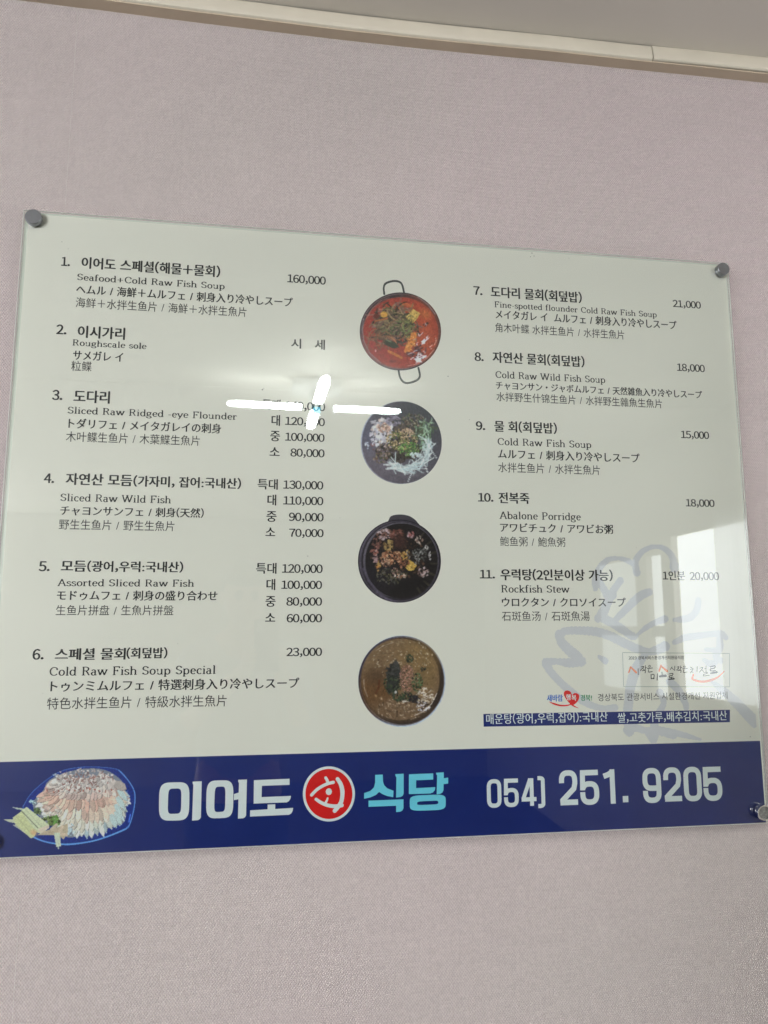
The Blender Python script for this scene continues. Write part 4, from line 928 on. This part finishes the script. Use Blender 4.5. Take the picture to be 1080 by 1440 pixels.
# porridge bowl
q4 = Crop(480, 880, 6); cv = Canvas(1080, 960, 4, (100, 82, 60))
cv.ell(510, 468, 372, 390, (172, 186, 208)); cv.ell(506, 466, 364, 378, (50, 44, 60)); cv.ell(514, 468, 354, 374, (150, 150, 160), .7); cv.ell(514, 466, 352, 368, (50, 40, 34)); cv.ell(497, 452, 330, 344, (110, 86, 60))
cv.ell(300, 560, 150, 170, (92, 62, 36), .8, soft=30); cv.ell(660, 260, 170, 140, (120, 94, 56), .7, soft=30); cv.ell(480, 700, 220, 90, (104, 80, 58), .8, soft=20); cv.ell(300, 420, 90, 60, (70, 54, 40), .6, soft=20); cv.ell(730, 420, 80, 120, (116, 92, 56), .6, soft=20)
cv.strands(520, 300, 260, 180, 150, (6, 22), (4, 6), [(160, 144, 116), (136, 116, 84), (176, 164, 140)], .6, 2.); cv.strands(520, 700, 220, 90, 160, (8, 26), (4, 7), [(170, 150, 124), (136, 112, 88), (84, 66, 50)], .6, 3.)
cv.ell(440, 440, 60, 140, (46, 48, 46), 1, .15, 2, .06); cv.blobs(430, 360, 60, 60, 26, (10, 26), [(48, 48, 50), (58, 58, 56)], .9); cv.blobs(430, 500, 76, 80, 90, (5, 14), [(40, 50, 38), (56, 72, 48), (30, 34, 32), (74, 86, 60)], .9)
cv.blobs(552, 445, 62, 120, 330, (4, 9), [(170, 118, 102), (140, 92, 78), (182, 134, 118), (112, 74, 60), (90, 66, 52)], .85); cv.blobs(545, 450, 80, 140, 60, (4, 9), [(60, 66, 50), (96, 84, 64)], .7)
cv.blobs(575, 275, 30, 36, 24, (6, 14), [(40, 46, 40), (56, 70, 50)], .9); cv.blobs(695, 370, 26, 20, 14, (6, 12), [(36, 38, 36), (52, 56, 46)], .9); cv.blobs(640, 480, 46, 80, 80, (5, 12), [(44, 66, 42), (70, 96, 58), (36, 40, 34), (100, 110, 80)], .9)
cv.blobs(530, 600, 110, 40, 80, (6, 16), [(46, 54, 46), (60, 80, 54), (34, 34, 38)], .9); cv.blobs(620, 620, 40, 30, 20, (10, 20), [(40, 38, 44)], .9); cv.ell(458, 560, 10, 12, (170, 170, 168)); cv.blobs(540, 640, 22, 8, 6, (6, 10), [(210, 206, 200)], .9)
cv.strands(700, 600, 80, 80, 60, (14, 40), (4, 8), [(210, 200, 190), (180, 164, 144), (150, 130, 100)], .8, 3.); cv.blobs(690, 680, 60, 40, 24, (6, 16), [(206, 204, 216), (180, 172, 180)], .9); cv.blobs(670, 660, 70, 50, 16, (6, 16), [(60, 46, 40)], .8)
cv.line([(620, 755), (690, 725), (760, 660), (805, 570)], 6, (206, 196, 190), .8); cv.line([(190, 450), (192, 520), (220, 600)], 5, (176, 160, 140), .7); cv.line([(290, 210), (350, 170), (440, 140)], 4, (176, 166, 150), .7)
cv.blobs(290, 595, 12, 10, 3, (7, 11), [(170, 130, 84)], .9); cv.blobs(340, 612, 14, 12, 3, (8, 12), [(176, 146, 110)], .9); cv.line([(320, 460), (315, 520), (290, 570)], 16, (80, 40, 24), .7); cv.line([(470, 720), (468, 765)], 10, (50, 36, 30), .8); cv.blobs(315, 300, 40, 20, 5, (5, 9), [(60, 44, 36)], .8)
cv.grain(.06); photo_disc('porridge_bowl_photo', cv, q4, 510, 468, 368, 385, Y3)
# sliced raw fish platter on the blue band
q5 = Crop(0, 1060, 4.909); cv = Canvas(1080, 736, 3.4, (19, 33, 100)); key = Canvas(1080, 736, 3.4, (0, 0, 0))
outline = catmull([(160, 362), (210, 280), (300, 196), (420, 120), (560, 92), (700, 92), (820, 112), (890, 190), (930, 270), (928, 370), (900, 480), (870, 522), (760, 568), (640, 605), (500, 628), (400, 625), (290, 600), (200, 540), (160, 450), (160, 362)], 6)
cv.poly(outline[:-1], (18, 44, 118)); cv.line(outline, 5, (70, 110, 180), .9)
cv.line(catmull([(200, 560), (290, 600), (400, 622), (500, 622), (640, 602), (760, 564), (868, 518)], 6), 9, (96, 150, 214)); cv.line(catmull([(868, 518), (898, 480), (926, 370), (930, 270), (890, 190), (820, 112)], 6), 6, (90, 140, 204)); cv.line([(890, 470), (900, 420)], 9, (70, 110, 210))
def petal(x, y_, a, l, wd, c, tip=None):
    c = np.array(c, float) * .82 + np.array((214, 212, 206.)) * .18; co, si = math.cos(a), math.sin(a); o = []
    for u, v in ((0, -.32), (.35, -.5), (.75, -.42), (1., -.05), (1.02, .1), (.75, .45), (.35, .5), (0, .32)): o.append((x + l * u * co - wd * v * si, y_ + l * u * si + wd * v * co))
    cv.poly(o, np.array(c, float) * .68); cv.poly([(p[0] - 1.5 * si * 2, p[1] - 3) for p in o], c)
    cv.line([o[3], o[4]], 4, np.array(tip if tip is not None else c, float)); cv.line([(x + l * .2 * co, y_ + l * .2 * si), (x + l * .85 * co, y_ + l * .85 * si)], 3, np.array(c, float) * 1.1, .5)
body = catmull([(232, 380), (230, 330), (300, 250), (330, 190), (420, 140), (560, 105), (700, 105), (800, 150), (860, 220), (870, 330), (862, 460), (800, 500), (740, 515), (640, 540), (540, 570), (460, 575), (400, 520), (300, 460), (232, 380)], 6)
cv.poly(body[:-1], (112, 118, 130))
for ring, (y0, rx_, ry_, ln, n, cols, tip) in enumerate([
    (330, 232, 190, 82, 30, [(164, 182, 184), (184, 192, 186), (150, 172, 182), (196, 202, 194)], (206, 222, 226)),
    (320, 205, 150, 84, 30, [(190, 186, 172), (178, 182, 170), (204, 196, 182)], (220, 216, 210)),
    (300, 215, 110, 90, 28, [(200, 180, 164), (206, 190, 172), (190, 160, 146)], (214, 196, 184)),
    (270, 200, 70, 76, 28, [(192, 158, 142), (186, 148, 134), (200, 168, 152)], (204, 174, 158)),
    (235, 190, 40, 66, 30, [(186, 160, 154), (196, 176, 168), (170, 146, 140)], (204, 150, 136)),
    (205, 170, 32, 56, 28, [(190, 180, 176), (176, 166, 162), (200, 188, 182)], (210, 200, 196)),
    (180, 140, 28, 46, 28, [(196, 188, 186), (180, 172, 170)], (210, 204, 200)),
    (160, 110, 24, 40, 26, [(200, 194, 192), (176, 166, 164)], (214, 208, 206))]):
    for k in range(n):
        a = R(-15 + 210 * (k + rng.uniform(-.3, .3)) / n)
        x, y_ = 575 + rx_ * math.cos(a), y0 + ry_ * math.sin(a)
        if x < 420 and y_ > 430: continue
        petal(x, y_ - ln * .35, math.atan2(max(.1, math.sin(a)) * 1.2 + .25, math.cos(a) * .9), ln * rng.uniform(.9, 1.35), 40 * rng.uniform(.8, 1.15), np.array(cols[rng.integers(len(cols))], float) * rng.uniform(.80, 1.10), tip)
for x, y_, a in ((830, 380, 1.1), (840, 330, 1.0), (830, 430, 1.15), (800, 450, 1.2), (850, 280, .9)): petal(x - 30, y_ - 30, a, 95, 40, (160, 182, 184), (180, 208, 216))
petal(795, 205, .45, 85, 60, (150, 140, 136), (130, 120, 118)); 
cv.blobs(580, 150, 200, 45, 90, (5, 14), [(204, 196, 192), (170, 158, 156), (120, 92, 90), (186, 174, 170)], .85, .4); cv.strands(590, 190, 200, 50, 40, (10, 30), (4, 7), [(110, 70, 66), (140, 100, 94)], .7)
for k in range(13): cv.blobs(330 + 36 * k, 252 + 10 * math.sin(k * 1.3), 12, 8, 2, (5, 9), [(150, 80, 66), (130, 70, 60)], .8)
cv.blobs(380, 390, 70, 40, 16, (8, 20), [(206, 190, 184), (200, 198, 190)], .6)
cv.blobs(490, 520, 26, 46, 14, (6, 14), [(196, 214, 222), (170, 192, 206)], .9); cv.blobs(225, 330, 22, 16, 8, (6, 12), [(170, 206, 216)], .9)
cv.blobs(345, 470, 70, 36, 60, (7, 18), [(92, 116, 62), (66, 86, 46), (116, 130, 84), (50, 62, 36)], .95); cv.blobs(388, 458, 28, 36, 24, (7, 14), [(84, 128, 60), (104, 146, 74)], .95); cv.blobs(258, 395, 30, 20, 24, (6, 12), [(60, 80, 50), (84, 104, 64)], .95)
cv.poly([(350, 520), (420, 500), (470, 480), (470, 540), (440, 592), (400, 560), (330, 560), (260, 560), (290, 540)], (168, 156, 134)); cv.line([(430, 500), (410, 550), (460, 560)], 18, (186, 172, 154)); cv.line([(390, 490), (355, 520)], 20, (176, 164, 146))
cv.poly([(78, 366), (165, 378), (160, 388), (120, 384)], (160, 172, 160)); cv.poly([(22, 452), (90, 452), (110, 480), (60, 470)], (170, 176, 156)); cv.poly([(85, 490), (140, 525), (215, 580), (200, 560), (110, 490)], (150, 158, 156))
cv.poly([(88, 440), (150, 395), (260, 530), (235, 575), (215, 585), (108, 492)], (178, 184, 142)); cv.poly([(146, 392), (185, 366), (342, 492), (335, 515), (285, 552), (262, 546), (200, 470)], (182, 190, 160)); cv.line([(150, 396), (262, 512)], 6, (104, 112, 92)); cv.line([(172, 378), (300, 520)], 4, (160, 168, 142)); cv.line([(110, 430), (225, 560)], 4, (160, 164, 124))
cv.poly([(262, 520), (335, 490), (340, 512), (285, 552)], (190, 180, 164)); cv.ell(235, 545, 26, 18, (190, 156, 118), .8, .5, 6)
cv.poly([(372, 545), (414, 545), (422, 640), (388, 642)], (176, 186, 168)); cv.line([(402, 640), (404, 654)], 8, (176, 186, 168)); cv.blobs(376, 146, 16, 10, 8, (3, 6), [(150, 176, 200)], .8); cv.blobs(880, 300, 10, 44, 10, (3, 6), [(90, 120, 170)], .6)
op = outline[:-1]; ins = np.zeros(cv.X.shape, bool)
for (x0, y0), (x1, y1) in zip(op, op[1:] + op[:1]): ins ^= ((y0 > cv.Y) != (y1 > cv.Y)) & (cv.X < (x1 - x0) * (cv.Y - y0) / ((y1 - y0) or 1e-9) + x0)
outm = ~ins & ((cv.X > 430) | (cv.Y < 350)) & (np.abs(cv.a - np.array((96, 150, 214.))).max(-1) > 60)
cv.a[outm] = (19, 33, 100)
cv.grain(.035, 2)
# cells that differ from the band are cut out along the platter and the wrapped roll
nxp, nyp = 300, 190; V = []; Cc = []; keep = []
base = np.array((19, 33, 100.))
for j in range(nyp + 1):
    for i in range(nxp + 1):
        x, y_ = 10 + 930 * i / nxp, 85 + 575 * j / nyp; V.append(q5(x, y_)); Cc.append(cv.sample(x, y_))
Cc = np.array(Cc); dif = np.abs(Cc - base).max(1) > 12
Fc = []
for j in range(nyp):
    for i in range(nxp):
        a = j * (nxp + 1) + i; f = (a, a + 1, a + nxp + 2, a + nxp + 1)
        if dif[list(f)].any(): Fc.append(f)
used = sorted({i for f in Fc for i in f if V[i][0] > px0}); mp_ = {o_: n_ for n_, o_ in enumerate(used)}
Fc = [tuple(mp_[i] for i in f) for f in Fc if all(i in mp_ for i in f)]
V = [V[i] for i in used]; Cc = Cc[used]
me = mesh('fish_platter_photo', [(a, Y2, b_) for a, b_ in V], orient(V, Fc))
if sum(p.normal.y * p.area for p in me.polygons) > 0: me.flip_normals()
at = me.color_attributes.new('ink', 'FLOAT_COLOR', 'POINT'); cc = np.clip(Cc / 255., .01, 1)
cc = np.clip(np.where(cc <= .04045, cc / 12.92, ((cc + .055) / 1.055) ** 2.4) * INK - .012, .004, .9)
cc = np.where((np.abs(Cc - base).max(1) < 14)[:, None], np.array((.004, .0195, .165)), cc)
at.data.foreach_set('color', np.hstack([cc, np.ones((len(cc), 1))]).ravel())
link('fish_platter_photo', me, M_PHOTO, sheet)

# ------------------------------------------------------------------ standoffs
def standoff(x, z, r, h, missing_cap=False):
    t = link('standoff', None, parent=board); t.location = (x, 0, z)
    link('barrel', lathe('barrel', [(r * .8, -WY + .0002), (r * .8, -.0088)]), M_CHROME, t)
    if not missing_cap:
        link('cap', lathe('cap', [(r * .96, .0001), (r, .0008), (r, h - .0012), (r * .96, h - .0003), (r * .93, h), (r * .3, h + .00005)], 64, ang=12), M_STEEL, t)
    else:
        t['label'] = 'open standoff ring with its cap insert missing'
        link('cap', lathe('cap', [(r * .96, .0001), (r, .001), (r, h - .0008), (r * .97, h), (r * .84, h), (r * .80, h - .003)], 64), M_CHROME, t)
        link('insert', lathe('insert', [(r * .79, h - .0035), (r * .79, h - .0028), (r * .4, h - .0022)], 32), M_PLAST, t)
standoff(0.0174, -0.0151, .0125, .0085)
standoff(1.1834, -0.0166, .0115, .0110)
standoff(1.1837, -0.9439, .0118, .0130, True)
standoff(.0160, -.9430, .0130, .0085)

# ------------------------------------------------------------------ the photographer, mirrored faintly in the acrylic
M_SKIN = noise_tint(mat('skin', (.50, .32, .24), .5), 30, .06); M_HAIR = noise_tint(mat('black_hair', (.02, .018, .017), .45), 80, .3)
M_SHIRT = noise_tint(mat('grey_shirt_cloth', (.30, .31, .34), .85), 25, .08, bump=.3, bscale=300); M_TROUS = noise_tint(mat('dark_trouser_cloth', (.04, .045, .06), .85), 25, .1)
M_PHONE = mat('black_phone_glass', (.02, .02, .025), .12)
def skin(name, verts, edges, rad, m, parent, root=0, sub=2):
    me = bpy.data.meshes.new(name); me.from_pydata(verts, edges, []); o = bpy.data.objects.new(name, me); COL.objects.link(o)
    mo = o.modifiers.new('s', 'SKIN'); mo.use_smooth_shade = True
    for i, v in enumerate(me.skin_vertices[0].data):
        v.radius = rad[i] if hasattr(rad[i], '__len__') else (rad[i], rad[i]); v.use_root = (i == root)
    q = o.modifiers.new('u', 'SUBSURF'); q.levels = sub; q.render_levels = sub
    dg = bpy.context.evaluated_depsgraph_get(); m2 = bpy.data.meshes.new_from_object(o.evaluated_get(dg)); m2.name = name
    bpy.data.objects.remove(o); bpy.data.meshes.remove(me); m2.materials.clear()
    for p in m2.polygons: p.use_smooth = True
    return link(name, m2, m, parent)
BX, BY, GZ = .30, -1.60, -2.15
person = empty('person', (BX, BY, GZ), 'person in a grey shirt holding up a phone, faintly mirrored in the menu board', 'person')
fwd = Vector(ROT[2]); upv = -Vector(ROT[1]); rgt = Vector(ROT[0])
cpos = Vector(CAM); org = Vector((BX, BY, GZ))
pc = cpos - fwd * .016 - upv * .062                      # phone centre
def W_(v): return tuple(Vector(v) - org)
hR = pc + rgt * .052 - upv * .035 - fwd * .018; hL = pc - rgt * .052 - upv * .035 - fwd * .018
shz = -.74
Vb = [(BX, BY, -1.22), (BX, BY, -1.02), (BX, BY + .01, -.84), (BX, BY + .0, -.745), (BX + .01, BY + .03, -.66), (BX + .01, BY + .055, -.60),
      (BX + .17, BY, -.765), (BX + .23, BY + .07, -1.02), tuple(hR - fwd * .045 - upv * .03), (BX - .17, BY, -.765), (BX - .22, BY + .07, -1.02), tuple(hL - fwd * .045 - upv * .03),
      (BX + .09, BY, -1.30), (BX + .10, BY + .02, -1.68), (BX + .10, BY - .01, -2.07), (BX + .11, BY + .14, -2.12),
      (BX - .09, BY, -1.30), (BX - .10, BY + .02, -1.68), (BX - .10, BY - .01, -2.07), (BX - .11, BY + .14, -2.12), tuple(hR - fwd * .004), tuple(hL - fwd * .004)]
Eb = [(0, 1), (1, 2), (2, 3), (3, 4), (4, 5), (3, 6), (6, 7), (7, 8), (3, 9), (9, 10), (10, 11), (0, 12), (12, 13), (13, 14), (14, 15), (0, 16), (16, 17), (17, 18), (18, 19), (8, 20), (11, 21)]
Rb = [(.15, .11), (.13, .10), (.15, .11), (.09, .08), .052, .05, .062, .042, .026, .062, .042, .026, .085, .055, .04, .032, .085, .055, .04, .032, (.03, .016), (.03, .016)]
skin('body', [W_(v) for v in Vb], Eb, Rb, M_SKIN, person)
ti = [0, 1, 2, 3, 6, 7, 9, 10]; 
Vs = [Vb[i] for i in (0, 1, 2, 3, 6, 7, 9, 10)] + [tuple(Vector(Vb[7]).lerp(Vector(Vb[8]), .3)), tuple(Vector(Vb[10]).lerp(Vector(Vb[11]), .3))]
skin('shirt', [W_(v) for v in Vs], [(0, 1), (1, 2), (2, 3), (3, 4), (4, 5), (3, 6), (6, 7), (5, 8), (7, 9)], [(.17, .125), (.15, .115), (.165, .12), (.10, .085), .074, .056, .074, .056, .05, .05], M_SHIRT, person)
Vt = [Vb[i] for i in (0, 12, 13, 14, 16, 17, 18)]
skin('trousers', [W_(v) for v in Vt], [(0, 1), (1, 2), (2, 3), (0, 4), (4, 5), (5, 6)], [(.155, .115), .10, .072, .06, .10, .072, .06], M_TROUS, person)
# head with brow, nose, mouth and ears
def head():
    bm = bmesh.new(); bmesh.ops.create_uvsphere(bm, u_segments=48, v_segments=36, radius=1)
    for v in bm.verts:
        x, y, z = v.co; sx_ = .076 * (1 - .18 * max(0, -z) ** 1.5); X, Y, Z = x * sx_, y * .095, z * .118
        if y > 0:
            Y -= .010 * max(0, 1 - abs(z) * .8) * y
            Y += .020 * math.exp(-(x / .16) ** 2) * math.exp(-((z + .12) / .17) ** 2) * (1 if z < .1 else .6)      # nose
            Y -= .009 * (math.exp(-((abs(x) - .38) / .14) ** 2) * math.exp(-((z - .10) / .11) ** 2))               # eye sockets
            Y += .006 * math.exp(-(x / .34) ** 2) * math.exp(-((z + .46) / .07) ** 2)                              # lips
            Y -= .003 * math.exp(-(x / .34) ** 2) * math.exp(-((z + .46) / .015) ** 2)
            Y += .008 * math.exp(-(x / .3) ** 2) * math.exp(-((z + .78) / .14) ** 2)                               # chin
        v.co = (X, Y, Z)
    me = from_bm('head', bm); smooth(me, 180); return me
hc = Vector((BX + .012, BY + .085, -.545))
h = link('head', head(), M_SKIN, person); h.location = W_(hc); h.rotation_euler = (R(-8), 0, R(-6))
for sg in (-1, 1):
    bm = bmesh.new(); bmesh.ops.create_uvsphere(bm, u_segments=16, v_segments=12, radius=1); bmesh.ops.scale(bm, vec=(.008, .018, .030), verts=bm.verts)
    e = link('ear', from_bm('ear', bm), M_SKIN, h); e.location = (sg * .077, -.005, -.004)
    bm = bmesh.new(); bmesh.ops.create_uvsphere(bm, u_segments=16, v_segments=12, radius=.0115)
    e = link('eye', from_bm('eye', bm), mat('dark_eye', (.05, .04, .035), .1), h); e.location = (sg * .029, .074, .012)
bm = bmesh.new(); bmesh.ops.create_uvsphere(bm, u_segments=48, v_segments=36, radius=1)
for v in bm.verts:
    x, y, z = v.co; n = .06 * math.sin(x * 23 + z * 7) * math.sin(y * 19 + z * 13)
    lim = .38 if y > .35 else (.38 - (.35 - y) * 1.1)
    k = 1.10 + n * .5 if z > lim else .93
    v.co = (x * .076 * k, y * .096 * k - .003, z * .119 * (1.07 + n * .3 if z > lim else .9))
me = from_bm('hair', bm); smooth(me, 180); link('hair', me, M_HAIR, h)
# hands: five bent fingers each closed round the phone
for sg, hp in ((1, hR), (-1, hL)):
    r_ = rgt * sg
    for k in range(4):
        b0 = hp + upv * (.020 - .016 * k) + r_ * .012 + fwd * .002; l = (.030, .034, .031, .025)[k]
        p1 = b0 + fwd * l * .75 + r_ * .003; p2 = p1 + fwd * .012 - r_ * l * .55; p3 = p2 - r_ * .018 - fwd * .002
        skin('finger', [W_(q) for q in (b0, p1, p2, p3)], [(0, 1), (1, 2), (2, 3)], [.0085, .0082, .0075, .006], M_SKIN, person, sub=1)
    b0 = hp - upv * .012 - r_ * .008 - fwd * .004; p1 = b0 + upv * .030 - fwd * .004 - r_ * .006; p2 = p1 + upv * .022 - r_ * .010; p3 = p2 + upv * .014 - r_ * .010 + fwd * .003
    skin('thumb', [W_(q) for q in (b0, p1, p2, p3)], [(0, 1), (1, 2), (2, 3)], [.013, .0105, .009, .0075], M_SKIN, person, sub=1)
phone = empty('phone', tuple(pc), 'black phone held upright in both hands of the person', 'phone')
phone.rotation_euler = cam.matrix_world.to_euler()
bm = box_bm(-.038, .038, -.080, .080, -.0042, .0042, bev=.004, seg=3); link('body', from_bm('body', bm), M_PHONE, phone)
bm = box_bm(-.030, -.008, .040, .074, -.0062, -.0043, bev=.0008); link('camera_plate', from_bm('camera_plate', bm), M_STEEL, phone)

# ------------------------------------------------------------------ specks of dirt and a scuff on the acrylic
sp = []
for (u, v, r_) in [(369, 548, .0011), (371, 546, .0007), (630, 529, .0009), (660, 590, .0005), (433, 782, .0007), (1055, 1036, .0008), (87, 340, .0006), (96, 350, .0005), (478, 728, .0005), (250, 905, .0005), (748, 356, .0010), (751, 360, .0008), (746, 361, .0007), (800, 363, .0005), (620, 1024, .0005), (540, 1035, .0004), (205, 585, .0004), (300, 700, .0004), (895, 770, .0005), (60, 975, .0005), (470, 1020, .0005)]:
    cx_, cz_ = P(u, v, -.0002); n = 9
    sp.append(([(cx_ + r_ * math.cos(6.283 * k / n) * rng.uniform(.6, 1.2), cz_ + r_ * math.sin(6.283 * k / n) * rng.uniform(.5, 1.1)) for k in range(n)], [tuple(range(n))]))
V, Fc = join(sp); o = flat('dirt_specks', V, orient(V, Fc), -.0002, noise_tint(mat('dark_dirt', (.10, .09, .075), .9), 200, .4), board); o['kind'] = 'stuff'
